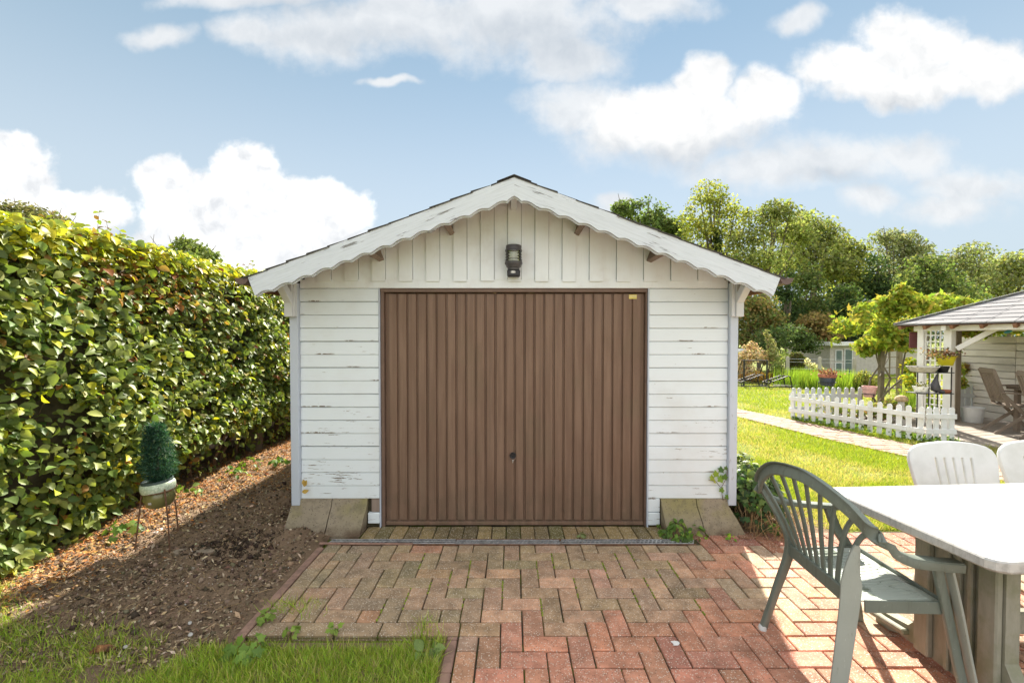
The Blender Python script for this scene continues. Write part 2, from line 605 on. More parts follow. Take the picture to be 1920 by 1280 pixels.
def door_fn(t):
    p = t.pos()
    st = t.noise(t.scaled(p, 14, 2, 0.9), 2.0, 5, 0.6)
    sp = t.noise(p, 55, 4, 0.6)
    bl = t.noise(p, 2.6, 4, 0.6)
    c = t.mix(t.step(st, 0.35, 0.7), (0.165, 0.099, 0.066), (0.215, 0.136, 0.093))
    c = t.mix(t.m('MULTIPLY', t.step(bl, 0.5, 0.72), 0.45), c, (0.165, 0.12, 0.075))
    c = t.mix(t.m('MULTIPLY', t.step(sp, 0.66, 0.72), 0.5), c, (0.09, 0.06, 0.045))
    z = t.sep(p)[2]
    low = t.m('MULTIPLY', t.step(z, 0.5, 0.02), t.step(t.noise(t.scaled(p, 5, 5, 3), 2.0, 6, 0.65), 0.40, 0.62))
    c = t.mix(t.m('MULTIPLY', low, 0.55), c, (0.12, 0.085, 0.055))
    run = t.noise(t.scaled(p, 30, 2, 0.35), 1.5, 5, 0.6)
    c = t.mix(t.m('MULTIPLY', t.step(run, 0.56, 0.70), 0.4), c, (0.10, 0.062, 0.042))
    t.bsdf(c, t.step(bl, 0.3, 0.7, 0.38, 0.6), t.bump(t.m('ADD', t.m('MULTIPLY', sp, 0.4), t.noise(p, 5, 2, 0.5)), 0.12, 0.01), **{'Specular IOR Level': 0.35})


M['door'] = material('brown steel door paint', door_fn)
M['door_frame'] = plain('brown frame paint', (0.15, 0.095, 0.07), 0.5)


def concrete_fn(t):
    p = t.pos()
    a = t.noise(p, 7, 7, 0.65); b = t.noise(p, 60, 5, 0.7); g = t.noise(p, 3.1, 4, 0.6)
    z = t.sep(p)[2]
    c = t.mix(a, (0.18, 0.148, 0.105), (0.40, 0.335, 0.245))
    alg = t.m('MULTIPLY', t.m('MULTIPLY', t.step(g, 0.42, 0.62), 0.75), t.step(z, 0.06, 0.2, 0.25, 1.0))
    c = t.mix(alg, c, t.mix(b, (0.20, 0.18, 0.06), (0.31, 0.275, 0.12)))
    c = t.mix(t.m('MULTIPLY', t.step(a, 0.5, 0.72), 0.5), c, (0.11, 0.095, 0.075))
    pit = t.step(t.n('ShaderNodeTexVoronoi', {'Vector': p, 'Scale': 62.0}).outputs['Distance'], 0.24, 0.12)
    c = t.mix(t.m('MULTIPLY', t.step(t.noise(p, 26, 5, 0.7), 0.45, 0.7), 0.45), c, (0.12, 0.10, 0.075))
    c = t.mix(t.m('MULTIPLY', pit, t.step(b, 0.42, 0.52)), c, (0.06, 0.052, 0.045))
    c = t.mix(t.m('MULTIPLY', t.step(z, 0.07, 0.0), t.step(a, 0.35, 0.6)), c, (0.13, 0.09, 0.06))
    t.bsdf(c, 0.9, t.bump(t.m('SUBTRACT', b, pit), 0.5, 0.006), **{'Specular IOR Level': 0.2})


M['concrete'] = material('mossy concrete', concrete_fn)


def brick_fn(t):
    p = t.pos()
    oc = t.n('ShaderNodeObjectInfo').outputs
    c0 = oc['Color']
    a = t.noise(p, 11, 5, 0.62); b = t.noise(p, 210, 3, 0.65)
    vo = t.n('ShaderNodeTexVoronoi', {'Vector': p, 'Scale': 120.0})
    spk = t.m('MULTIPLY', t.step(vo.outputs['Distance'], 0.42, 0.22), t.step(t.sep(vo.outputs['Color'])[0], 0.50, 0.62))
    dk = t.m('MULTIPLY', t.step(t.sep(vo.outputs['Color'])[1], 0.66, 0.74), t.step(vo.outputs['Distance'], 0.46, 0.25))
    c = t.mix(t.step(a, 0.25, 0.75), t.mix(1.0, c0, (0.66, 0.66, 0.64), 'MULTIPLY'), t.mix(1.0, c0, (1.30, 1.28, 1.24), 'MULTIPLY'))
    c = t.mix(t.m('MULTIPLY', t.step(b, 0.3, 0.75), 0.35), c, t.mix(1.0, c0, (0.55, 0.53, 0.5), 'MULTIPLY'))
    c = t.mix(t.m('MULTIPLY', dk, 0.55), c, (0.05, 0.045, 0.035))
    c = t.mix(t.m('MULTIPLY', spk, 0.85), c, (0.70, 0.62, 0.52))
    g = t.noise(p, 2.3, 5, 0.6)
    c = t.mix(t.m('MULTIPLY', t.step(g, 0.52, 0.72), 0.35), c, (0.085, 0.08, 0.05))
    t.bsdf(c, 0.85, t.bump(t.m('ADD', b, t.m('MULTIPLY', spk, 0.5)), 0.55, 0.003), **{'Specular IOR Level': 0.3})


M['brick'] = material('exposed aggregate clinker', brick_fn)


def joint_fn(t):
    p = t.pos()
    a = t.noise(p, 5.0, 5, 0.6); b = t.noise(p, 120, 4, 0.7)
    c = t.mix(b, (0.035, 0.03, 0.022), (0.12, 0.10, 0.07))
    c = t.mix(t.m('MULTIPLY', t.step(a, 0.46, 0.58), 0.85), c, t.mix(b, (0.05, 0.08, 0.012), (0.17, 0.20, 0.03)))
    t.bsdf(c, 0.95, t.bump(b, 0.6, 0.006), **{'Specular IOR Level': 0.1})


M['joint'] = material('mossy joint sand', joint_fn)


def soil_fn(t):
    p = t.pos()
    a = t.noise(p, 2.2, 6, 0.62); b = t.noise(p, 34, 7, 0.72); d = t.noise(p, 150, 3, 0.6)
    x, y, z = t.sep(p)
    c = t.mix(b, (0.155, 0.102, 0.066), (0.50, 0.355, 0.235))
    c = t.mix(t.m('MULTIPLY', t.step(a, 0.5, 0.7), 0.7), c, t.mix(d, (0.105, 0.070, 0.046), (0.28, 0.19, 0.125)))
    c = t.mix(t.m('MULTIPLY', t.step(d, 0.60, 0.68), 0.6), c, (0.26, 0.19, 0.125))
    t.bsdf(c, 0.95, t.bump(t.m('ADD', b, t.m('MULTIPLY', d, 0.7)), 1.0, 0.035), **{'Specular IOR Level': 0.15})


M['soil'] = material('loose brown soil', soil_fn)


def lawn_fn(t):
    p = t.pos()
    a = t.noise(p, 0.55, 5, 0.62); b = t.noise(p, 26, 6, 0.7); d = t.noise(p, 2.4, 5, 0.62)
    c = t.mix(b, (0.09, 0.125, 0.022), (0.24, 0.28, 0.045))
    c = t.mix(t.m('MULTIPLY', t.step(d, 0.48, 0.7), 0.7), c, t.mix(b, (0.26, 0.23, 0.08), (0.42, 0.37, 0.16)))
    t.bsdf(c, 0.9, t.bump(b, 0.9, 0.03), **{'Specular IOR Level': 0.1})


M['lawn'] = material('lawn ground', lawn_fn)


def leaf_fn(transl=0.4, rough=0.42, spec=0.35, use_obj=False, tint=(1.08, 1.12, 0.5)):
    def fn(t):
        if use_obj:
            c = t.n('ShaderNodeObjectInfo').outputs['Color']
        else:
            c = t.n('ShaderNodeAttribute', attribute_name='Col').outputs['Color']
        p = t.pos()
        c = t.mix(t.noise(p, 60, 3, 0.6), t.mix(1.0, c, (0.82, 0.82, 0.82), 'MULTIPLY'), t.mix(1.0, c, (1.18, 1.18, 1.15), 'MULTIPLY'))
        b = t.n('ShaderNodeBsdfPrincipled', {'Base Color': c, 'Roughness': rough, 'Specular IOR Level': spec})
        tr = t.n('ShaderNodeBsdfTranslucent', {'Color': t.mix(1.0, c, tint, 'MULTIPLY')})
        mx = t.n('ShaderNodeMixShader', {0: transl, 1: b.outputs[0], 2: tr.outputs[0]})
        t.n('ShaderNodeOutputMaterial', {'Surface': mx.outputs[0]})
    return fn


M['leaf'] = material('hedge leaf', leaf_fn(0.42, 0.46, 0.28))
M['leaf_one'] = material('single leaf', leaf_fn(0.42, 0.46, 0.28, use_obj=True))
M['tree_leaf'] = material('tree leaf', leaf_fn(0.45, 0.75, 0.12, tint=(0.98, 1.04, 0.60)))
M['grass'] = material('grass blade', leaf_fn(0.40, 0.5, 0.25))
M['litter'] = material('dry litter', leaf_fn(0.15, 0.8, 0.15, tint=(1.1, 0.9, 0.7)))


def shingle_fn(c0, c1):
    def fn(t):
        p = t.pos()
        rnd = t.n('ShaderNodeObjectInfo').outputs['Random']
        a = t.noise(p, 4, 5, 0.6); b = t.noise(p, 260, 3, 0.6)
        c = t.mix(t.m('ADD', t.m('MULTIPLY', a, 0.6), t.m('MULTIPLY', rnd, 0.4)), c0, c1)
        c = t.mix(t.m('MULTIPLY', b, 0.5), c, tuple(x * 0.5 for x in c0))
        t.bsdf(c, 0.92, t.bump(b, 0.5, 0.003), **{'Specular IOR Level': 0.2})
    return fn


M['felt'] = material('dark bitumen felt', shingle_fn((0.045, 0.042, 0.04), (0.10, 0.095, 0.09)))
M['shingle'] = material('grey bitumen shingle', shingle_fn((0.20, 0.20, 0.21), (0.34, 0.33, 0.33)))


def wood_fn(c0, c1, axis='x', knots=True):
    def fn(t):
        p = t.obj()
        rnd = t.n('ShaderNodeObjectInfo').outputs['Random']
        q = t.vm('ADD', p, t.n('ShaderNodeCombineXYZ', {0: t.m('MULTIPLY', rnd, 13.0), 1: t.m('MULTIPLY', rnd, 5.0), 2: t.m('MULTIPLY', rnd, 9.0)}).outputs[0])
        s = {'x': (1.5, 30, 30), 'y': (30, 1.5, 30), 'z': (30, 30, 1.5)}[axis]
        g = t.noise(t.scaled(q, *s), 1.6, 6, 0.65); big = t.noise(q, 2.0, 4, 0.6)
        c = t.mix(g, c0, c1)
        c = t.mix(t.m('MULTIPLY', t.step(big, 0.45, 0.7), 0.5), c, tuple(x * 0.62 for x in c0))
        c = t.mix(t.m('MULTIPLY', rnd, 0.25), c, tuple(min(1, x * 1.2) for x in c1))
        t.bsdf(c, 0.8, t.bump(g, 0.4, 0.004), **{'Specular IOR Level': 0.2})
    return fn


M['fence_wood'] = material('silvered fence wood', wood_fn((0.46, 0.42, 0.36), (0.70, 0.66, 0.59), 'y'))
M['teak'] = material('weathered teak', wood_fn((0.13, 0.10, 0.075), (0.27, 0.22, 0.175), 'x'))
M['deck'] = material('weathered deck plank', wood_fn((0.20, 0.165, 0.135), (0.38, 0.33, 0.28), 'x'))
M['post_wood'] = material('grey brown post wood', wood_fn((0.13, 0.105, 0.075), (0.28, 0.235, 0.18), 'z'))
M['rafter'] = material('brown stained rafter', wood_fn((0.16, 0.075, 0.04), (0.30, 0.16, 0.095), 'x'))
M['rotten'] = material('rotten bare wood', wood_fn((0.07, 0.05, 0.04), (0.42, 0.33, 0.27), 'z'))
M['bark'] = material('tree bark', wood_fn((0.07, 0.055, 0.04), (0.20, 0.165, 0.125), 'z'))
M['conc_post'] = material('grey fence post concrete', wood_fn((0.24, 0.22, 0.18), (0.42, 0.39, 0.33), 'z'))


def green_fn(t):
    p = t.pos()
    a = t.noise(p, 6, 6, 0.65); b = t.noise(p, 45, 5, 0.7); st = t.noise(t.scaled(p, 22, 22, 3.0), 2.0, 5, 0.65)
    c = t.mix(a, (0.115, 0.138, 0.115), (0.175, 0.20, 0.17))
    c = t.mix(t.m('MULTIPLY', t.step(st, 0.5, 0.72), 0.55), c, (0.085, 0.092, 0.07))
    c = t.mix(t.m('MULTIPLY', t.step(b, 0.60, 0.72), 0.35), c, (0.36, 0.38, 0.34))
    t.bsdf(c, t.step(a, 0.3, 0.7, 0.34, 0.5), t.bump(b, 0.08, 0.002), **{'Specular IOR Level': 0.45})


M['green_plastic'] = material('faded green plastic', green_fn)


def white_pl_fn(t):
    p = t.pos()
    a = t.noise(p, 5, 6, 0.65); b = t.noise(p, 60, 4, 0.65)
    c = t.mix(t.step(a, 0.35, 0.75), (0.64, 0.65, 0.645), (0.53, 0.54, 0.525))
    c = t.mix(t.m('MULTIPLY', t.step(b, 0.64, 0.72), 0.25), c, (0.4, 0.4, 0.35))
    t.bsdf(c, 0.42, t.bump(b, 0.05, 0.002), **{'Specular IOR Level': 0.4})


def seat_fn(t):
    p = t.pos()
    a = t.noise(p, 7, 6, 0.62, 0.6); b = t.noise(p, 60, 5, 0.7)
    c = t.mix(a, (0.36, 0.41, 0.36), (0.50, 0.55, 0.50))
    c = t.mix(t.m('MULTIPLY', t.step(a, 0.50, 0.60), 0.85), c, (0.12, 0.145, 0.105))
    c = t.mix(t.m('MULTIPLY', t.step(b, 0.6, 0.7), 0.4), c, (0.16, 0.18, 0.13))
    t.bsdf(c, t.step(a, 0.48, 0.6, 0.5, 0.22), t.bump(b, 0.08, 0.002), **{'Specular IOR Level': 0.5})


M['seat_plastic'] = material('algae blotched pale green plastic', seat_fn)


def leg_fn(t):
    p = t.pos()
    a = t.noise(p, 6, 6, 0.65); st = t.noise(t.scaled(p, 26, 26, 3.0), 2.0, 6, 0.7)
    c = t.mix(a, (0.25, 0.27, 0.235), (0.34, 0.36, 0.32))
    c = t.mix(t.m('MULTIPLY', t.step(st, 0.58, 0.66), 0.55), c, (0.13, 0.135, 0.10))
    c = t.mix(t.m('MULTIPLY', t.step(st, 0.36, 0.30), 0.5), c, (0.52, 0.53, 0.50))
    t.bsdf(c, 0.45, t.bump(st, 0.06, 0.002), **{'Specular IOR Level': 0.45})


M['leg_plastic'] = material('green plastic with painted light', leg_fn)  # lighter copy of the chair plastic paints the light on the legs
M['white_plastic'] = material('white garden plastic', white_pl_fn)


def table_fn(t):
    p = t.pos()
    a = t.noise(p, 4, 7, 0.7); b = t.noise(t.scaled(p, 10, 26, 10), 3.0, 6, 0.7); d = t.noise(p, 130, 3, 0.6)
    c = t.mix(t.step(b, 0.42, 0.7), (0.47, 0.466, 0.455), (0.33, 0.326, 0.315))
    c = t.mix(t.m('MULTIPLY', t.step(a, 0.5, 0.72), 0.35), c, (0.60, 0.55, 0.45))
    c = t.mix(t.m('MULTIPLY', t.step(d, 0.62, 0.7), 0.3), c, (0.45, 0.43, 0.38))
    t.bsdf(c, 0.36, t.bump(d, 0.06, 0.001), **{'Specular IOR Level': 0.5})


M['table_top'] = material('white marbled table top', table_fn)


def ped_fn(t):
    p = t.pos()
    a = t.noise(p, 5, 7, 0.68); b = t.noise(t.scaled(p, 20, 20, 4), 2.0, 6, 0.7)
    c = t.mix(b, (0.16, 0.16, 0.12), (0.36, 0.35, 0.29))
    c = t.mix(t.m('MULTIPLY', t.step(a, 0.45, 0.65), 0.6), c, (0.17, 0.18, 0.10))
    t.bsdf(c, 0.6, t.bump(b, 0.15, 0.003), **{'Specular IOR Level': 0.3})


M['pedestal'] = material('algae stained plastic', ped_fn)
M['rotten_lump'] = plain('rotten orange wood', (0.17, 0.075, 0.03), 0.85, 0, 0.7, 30)
M['moss'] = plain('bright joint moss', (0.20, 0.25, 0.03), 0.9, 0, 0.4, 60)
M['galv'] = plain('galvanised steel', (0.50, 0.51, 0.52), 0.45, 0.85, 0.25, 20)
M['rust'] = plain('rusty iron', (0.16, 0.085, 0.05), 0.8, 0.3, 0.4, 25)
M['dark_iron'] = plain('dark wrought iron', (0.035, 0.034, 0.033), 0.55, 0.4, 0.3, 25)
M['black_pl'] = plain('black plastic', (0.022, 0.022, 0.024), 0.4)
M['lamp_grey'] = plain('dark grey plastic', (0.075, 0.072, 0.078), 0.4)
M['gutter'] = plain('brown gutter plastic', (0.11, 0.07, 0.06), 0.4)
M['sticker'] = plain('yellow sticker', (0.70, 0.58, 0.16), 0.5)
M['white'] = plain('white enamel', (0.78, 0.77, 0.74), 0.5)
M['pale_grey'] = plain('pale grey stone', (0.45, 0.43, 0.40), 0.8, 0, 0.2, 20)
M['yellow_pot'] = plain('yellow pot', (0.62, 0.54, 0.02), 0.45)
M['pink_pot'] = plain('pink clay pot', (0.62, 0.36, 0.33), 0.7)
M['terracotta'] = plain('terracotta', (0.33, 0.12, 0.075), 0.75, 0, 0.25, 20)
M['navy_glaze'] = plain('dark blue glaze', (0.035, 0.045, 0.07), 0.3)
M['mushroom'] = plain('mushroom stone', (0.42, 0.30, 0.17), 0.85, 0, 0.3, 30)
M['blue_bird'] = plain('turquoise glass', (0.10, 0.42, 0.55), 0.2)
M['plank_red'] = plain('terracotta coloured edging', (0.27, 0.165, 0.125), 0.85, 0, 0.25, 18)
M['slab'] = plain('buried stone slab', (0.24, 0.19, 0.14), 0.9, 0, 0.3, 14)
M['straw'] = plain('dry stem', (0.36, 0.25, 0.13), 0.85, 0, 0.3, 40)
M['twig'] = plain('brown twig', (0.11, 0.07, 0.045), 0.85, 0, 0.3, 40)
M['core'] = plain('dark core with painted shade', (0.07, 0.06, 0.035), 0.95, 0, 0.4, 9)
M['shed_wall'] = plain('beige shed wall', (0.44, 0.41, 0.37), 0.8)
M['shed_trim'] = plain('grey white trim', (0.62, 0.63, 0.63), 0.6)
M['blue_grey_wall'] = plain('blue grey wall', (0.26, 0.32, 0.33), 0.7)
M['maroon'] = plain('maroon panel', (0.16, 0.055, 0.06), 0.6)
M['net'] = plain('black netting', (0.03, 0.032, 0.035), 0.7)
M['glass_dark'] = plain('window glass', (0.10, 0.14, 0.15), 0.08)


def olive_glaze(t):
    p = t.pos()
    a = t.noise(p, 9, 5, 0.6)
    t.bsdf(t.mix(a, (0.10, 0.10, 0.03), (0.21, 0.19, 0.07)), 0.25, **{'Specular IOR Level': 0.6})


M['olive_glaze'] = material('olive ceramic glaze', olive_glaze)


def speck_glaze(t):
    p = t.pos()
    a = t.noise(p, 70, 4, 0.6); b = t.noise(p, 150, 3, 0.6)
    c = t.mix(t.step(a, 0.42, 0.62), (0.42, 0.50, 0.36), (0.60, 0.66, 0.52))
    c = t.mix(t.m('MULTIPLY', t.step(b, 0.6, 0.66), 0.8), c, (0.13, 0.14, 0.07))
    t.bsdf(c, 0.35)


M['speck_glaze'] = material('speckled pale green glaze', speck_glaze)
M['teal_pot'] = plain('dark teal plastic pot', (0.06, 0.085, 0.085), 0.5)


def glass_fn(t):
    g = t.n('ShaderNodeBsdfGlossy', {'Color': (0.9, 0.9, 0.9, 1), 'Roughness': 0.08}).outputs[0]
    tr = t.n('ShaderNodeBsdfTransparent', {'Color': (0.93, 0.95, 0.92, 1)}).outputs[0]
    df = t.n('ShaderNodeBsdfTranslucent', {'Color': (0.8, 0.8, 0.76, 1)}).outputs[0]
    fr = t.n('ShaderNodeFresnel', {'IOR': 1.5}).outputs[0]
    a = t.n('ShaderNodeMixShader', {0: 0.12, 1: tr, 2: df}).outputs[0]
    m = t.n('ShaderNodeMixShader', {0: t.m('MULTIPLY', fr, 1.3, clamp=True), 1: a, 2: g}).outputs[0]
    t.n('ShaderNodeOutputMaterial', {'Surface': m})


M['glass'] = material('ribbed clear glass', glass_fn)

# ------------------------------------------------------------------ the ground
def ground_sheet():
    mb = MB()
    mb.add([(-900, -60, -0.03), (900, -60, -0.03), (900, 1600, -0.03), (-900, 1600, -0.03)], [(0, 1, 2, 3)])
    tag(mb.build('lawn', M['lawn']), kind='structure')


ground_sheet()
mb = MB()
mb.add([(-3.0, -9, -.02), (9.0, -9, -.02), (9.0, 0.898, -.02), (-3.0, 0.898, -.02)], [(0, 1, 2, 3)])
tag(mb.build('bounce_patio', M['brick']), kind='structure').color = (0.33, 0.265, 0.21, 1)  # unseen paving behind the camera, added to bounce warm light

U = 0.1105                      # paving module: half the length of a clinker with its joint
PX0, PY0 = 0.496, 2.136         # a corner of the herringbone
PAVE_L, PAVE_FRONT, PAVE_IN = -1.345, 2.2465, -0.27      # left edge, front edge of the left arm, left edge of the near arm

PATH_L = [(3.2, 13.0), (3.6, 11.5), (4.31, 8.9), (4.71, 6.8), (5.02, 5.87), (5.2, 4.8), (5.45, 3.4)]
PATH_R = [(3.95, 13.0), (4.35, 11.5), (4.95, 9.2), (5.38, 7.63), (5.66, 6.4), (5.95, 5.3), (6.25, 3.4)]
FA, FB, FC = Vector((5.25, 8.5, 0)), Vector((6.00, 6.52, 0)), Vector((6.42, 6.50, 0))       # picket fence corners
FD = Vector((7.05, 8.55, 0))
E1 = Vector((0.25, -0.968, 0)); E2 = Vector((0.968, 0.25, 0))      # the gazebo's two directions
DK0 = Vector((6.42, 6.62, 0))                                     # near left corner of the deck


def poly_x(poly, y):
    """x of a polyline (y falling) at y"""
    p = poly
    for (xa, ya), (xb, yb) in zip(p, p[1:]):
        if yb <= y <= ya:
            return xa + (xb - xa) * (ya - y) / (ya - yb)
    return p[0][0] if y > p[0][1] else p[-1][0]


def build_soil():
    nx, ny = 330, 620
    xs = np.linspace(-4.4, PAVE_IN - 0.055, nx); ys = np.linspace(1.1, 9.8, ny)
    X, Y = np.meshgrid(xs, ys)
    h = 0.055 * (fbm2(X * 1.6, Y * 1.6, 4, 3) - 0.5) + 0.06 * (fbm2(X * 7, Y * 7, 4, 9) - 0.5) + 0.036 * (fbm2(X * 26, Y * 26, 3, 5) - 0.5)
    edge = np.clip((PAVE_L - 0.02 - X) / 0.35, 0.12, 1)
    h = h * edge - 0.004 + 0.05 * np.clip((-2.3 - X) / 1.0, 0, 1)
    for cx, cy, r, a in ((-1.98, 3.22, 0.17, 0.06), (-2.2, 3.02, 0.12, 0.05), (-2.1, 4.2, 0.3, 0.06), (-1.95, 2.75, 0.25, 0.035), (-1.62, 3.40, 0.15, 0.045), (-1.82, 3.5, 0.2, 0.05)):
        h += a * np.exp(-((X - cx) ** 2 + (Y - cy) ** 2) / r ** 2) * (0.4 + 1.2 * fbm2(X * 14, Y * 14, 3, 21))
    h = np.where((X > -1.40) & (Y < 3.36), np.minimum(h, -0.012), h)
    V = np.stack([X, Y, h], -1).reshape(-1, 3)
    idx = np.arange(nx * ny).reshape(ny, nx)
    Q = np.stack([idx[:-1, :-1], idx[:-1, 1:], idx[1:, 1:], idx[1:, :-1]], -1).reshape(-1, 4)
    c = V[Q].mean(1)
    keep = ~((c[:, 0] > PAVE_L - 0.03) & (c[:, 1] > PAVE_FRONT - 0.03))
    keep |= (c[:, 0] < -1.16) & (c[:, 1] > 3.39) & (c[:, 1] < 3.56)
    o = place('soil_bed', np_mesh('soil_bed', V, Q[keep], M['soil'], smooth=True))
    tag(o, kind='structure')

    def height(x, y):
        i = np.clip(((np.asarray(x) - xs[0]) / (xs[1] - xs[0])).astype(int), 0, nx - 1)
        j = np.clip(((np.asarray(y) - ys[0]) / (ys[1] - ys[0])).astype(int), 0, ny - 1)
        return h[j, i]
    return height


soil_h = build_soil()

# extra soil strip beside the ivy, right of the garage
mb = MB()
mb.add([(1.74, 3.40, -0.004), (2.35, 3.44, -0.006), (2.62, 3.52, -0.012), (2.55, 3.72, -0.014), (2.35, 4.3, -0.012), (2.1, 9.5, -0.012), (1.70, 9.5, -0.012), (1.70, 3.5, -0.004)], [tuple(range(8))])
tag(mb.build('soil_strip', M['soil']), kind='structure')


# ------------------------------------------------------------------ brick paving
def build_paving():
    mb = MB()
    z = -0.0135
    mb.add([(PAVE_L - .01, PAVE_FRONT, z), (PAVE_IN, PAVE_FRONT, z), (PAVE_IN, 0.9, z), (4.6, 0.9, z), (4.6, 3.50, z), (1.74, 3.50, z), (1.74, 3.62, z), (-1.16, 3.62, z), (-1.16, 3.34, z), (PAVE_L - .01, 3.34, z)], [tuple(range(10))])
    pav = mb.build('paving', M['joint'])
    tag(pav, kind='structure')
    rects = []

    def allow(r):
        """clip a brick to the paved area"""
        x0, x1, y0, y1 = r
        cx, cy = (x0 + x1) / 2, (y0 + y1) / 2
        if x1 <= PAVE_L or y1 <= 1.0 or x0 >= 4.5: return None
        top = 3.246 if cx < 1.336 else 3.46
        if cx < PAVE_IN and y1 < PAVE_FRONT + U * 1.02:
            if x1 < PAVE_IN + .03: return None
            x0 = PAVE_IN
        elif cx < PAVE_IN:
            x0 = max(x0, PAVE_L + U); y0 = max(y0, PAVE_FRONT + U)
        else:
            x0 = max(x0, PAVE_IN) if cy < PAVE_FRONT + U else x0
        y1 = min(y1, top)
        if cx >= 1.30 and y1 > 3.25: x0 = max(x0, 1.34)
        if x1 - x0 < 0.03 or y1 - y0 < 0.03: return None
        return (x0, x1, y0, y1)

    for i in range(-20, 40):
        for j in range(-12, 14):
            k = (i - j) % 4
            x, y = PX0 + i * U, PY0 + j * U
            if k == 0: r = allow((x, x + 2 * U, y, y + U))
            elif k == 3: r = allow((x, x + U, y, y + 2 * U))
            else: continue
            if r: rects.append(r)
    y = PAVE_FRONT                                   # border column and border row
    while y < 3.24:
        rects.append((PAVE_L, PAVE_L + U, y if y > PAVE_FRONT else y + U, min(y + 2 * U, 3.246))); y += 2 * U
    x = PAVE_L
    while x < PAVE_IN - 0.05:
        xe_ = PAVE_IN if x + 2 * U > PAVE_IN - .05 else x + 2 * U
        rects.append((x, xe_, PAVE_FRONT, PAVE_FRONT + U)); x = xe_
    x = -1.15
    soldier = []
    while x < 1.30:
        soldier.append((x, x + U, 3.352, 3.573)); x += U
    variants = {}

    def brick_mesh(w, d):
        key = (round(w, 2), round(d, 2))
        if key not in variants:
            b = MB().obox((0, 0, -0.03), (key[0] / 2 - 0.003, 0, 0), (0, key[1] / 2 - 0.003, 0), (0, 0, 0.03), 0.0045)
            variants[key] = b.mesh('brick', M['brick'])
        return variants[key]

    def colour(cx, cy, isold):
        g = rng.normal(0, 1, 3)
        red = np.array([0.53, 0.25, 0.165]); tan_ = np.array([0.47, 0.30, 0.195]); olive = np.array([0.36, 0.262, 0.165]); pale = np.array([0.46, 0.31, 0.21])
        if isold: c = np.array([0.24, 0.185, 0.09]) * (1 + .12 * g[0])
        else:
            lim = 2.30 + 0.10 * np.clip(cx, -1, 1.6) + 0.05 * g[1]
            if cx > 1.32 + 0.1 * g[0] and cy > 2.35: c = pale * (1 + .08 * g[2]) if rng.random() < .75 else red
            elif cy < lim and cx > -0.35: c = red
            elif cx < -0.25: c = olive * 0.5 + tan_ * 0.5 if rng.random() < .35 else olive
            else: c = tan_ if rng.random() < .7 else olive * .6 + tan_ * .4
            if cy > 2.95 and cx < 1.2: c = c * 0.35 + olive * 0.65
            if rng.random() < .03: c = red * .5 + tan_ * .4
            if cx > 1.25 and cy > 3.2: c = np.array([.36, .16, .105])
        return np.clip(c * (1 + .075 * g[0]) * (1 + .035 * g), 0.02, 0.9)

    allr = [(r, False) for r in rects] + [(r, True) for r in soldier]

    def size_in_view(r):
        cx, cy = (r[0] + r[1]) / 2, (r[2] + r[3]) / 2
        vis = cy > 1.9 and abs(cx) / cy < 1.16
        return (0 if vis else 1, cy)
    allr.sort(key=lambda q: size_in_view(q[0]))
    rest = MB()
    restc = []
    for n, (r, isold) in enumerate(allr):
        x0, x1, y0, y1 = r
        cx, cy = (x0 + x1) / 2, (y0 + y1) / 2
        c = colour(cx, cy, isold)
        tilt = rng.normal(0, 0.006, 2)
        dz = rng.normal(0, 0.0016)
        if n < 298 and size_in_view(r)[0] == 0:
            o = place('brick', brick_mesh(x1 - x0, y1 - y0), pav, (cx + rng.normal(0, .0009), cy + rng.normal(0, .0009), dz), (tilt[0], tilt[1], rng.normal(0, 0.006)))
            o.color = (*c, 1)
        else:
            rest.obox((cx, cy, -0.03 + dz), ((x1 - x0) / 2 - .003, 0, 0), (0, (y1 - y0) / 2 - .003, 0), (0, 0, .03), .0045)
    if rest.v:
        o = rest.build('far_bricks', M['brick'], pav, kind='stuff')
        o.color = (0.41, 0.25, 0.175, 1)
    # moss cushions in some of the joints
    moss = MB()
    longs = [(r[0], r[2], r[3]) for r in rects if (r[3] - r[2]) > 1.6 * (r[1] - r[0]) and -0.75 < r[0] < 1.1 and r[2] > 2.25]
    for i in rng.permutation(len(longs))[:20]:
        x, ya, yb = longs[i]
        n = 9
        for q in range(n):
            yy = ya + (yb - ya) * (q + .5) / n + rng.normal(0, .004)
            if rng.random() < .25: continue
            rr = .0045 + .0035 * rng.random()
            moss.lathe([(rr, -.006), (rr * .85, .0), (rr * .4, .003), (0, .0035)], 6, (x + rng.normal(0, .0015), yy, 0))
    moss.build('joint_moss', M['moss'], pav, smooth=True, kind='stuff')
    # upright edging strips
    e = MB()
    y = PAVE_FRONT - 0.02
    while y < 3.2:
        y2 = min(y + 0.98, 3.24)
        e.box(PAVE_L - 0.052, PAVE_L - 0.004, y + .002, y2 - .002, -0.10, 0.002 + rng.normal(0, .002), 0.006); y = y2
    e.build('edging_strip', M['plank_red'], pav)
    e = MB()
    y = 0.9
    while y < PAVE_FRONT - .02:
        y2 = min(y + 0.22, PAVE_FRONT - .004)
        e.box(PAVE_IN - 0.055, PAVE_IN - 0.004, y + .002, y2 - .002, -0.10, -0.001, 0.006); y = y2
    e.build('edging_strip', M['plank_red'], pav)
    return pav


paving = build_paving()

# the channel drain in front of the door: trough, three galvanised grates
dr = thing('channel_drain', 'long narrow channel drain with three galvanised grates before the garage door', 'drain', (0, 3.298, 0))
mb = MB()
mb.box(-1.35, 1.345, 3.252, 3.262, -0.06, 0.001, 0.002); mb.box(-1.35, 1.345, 3.334, 3.344, -0.06, 0.001, 0.002)
mb.box(-1.35, 1.345, 3.262, 3.334, -0.06, -0.045)
mb.build('trough', M['rust'], dr)


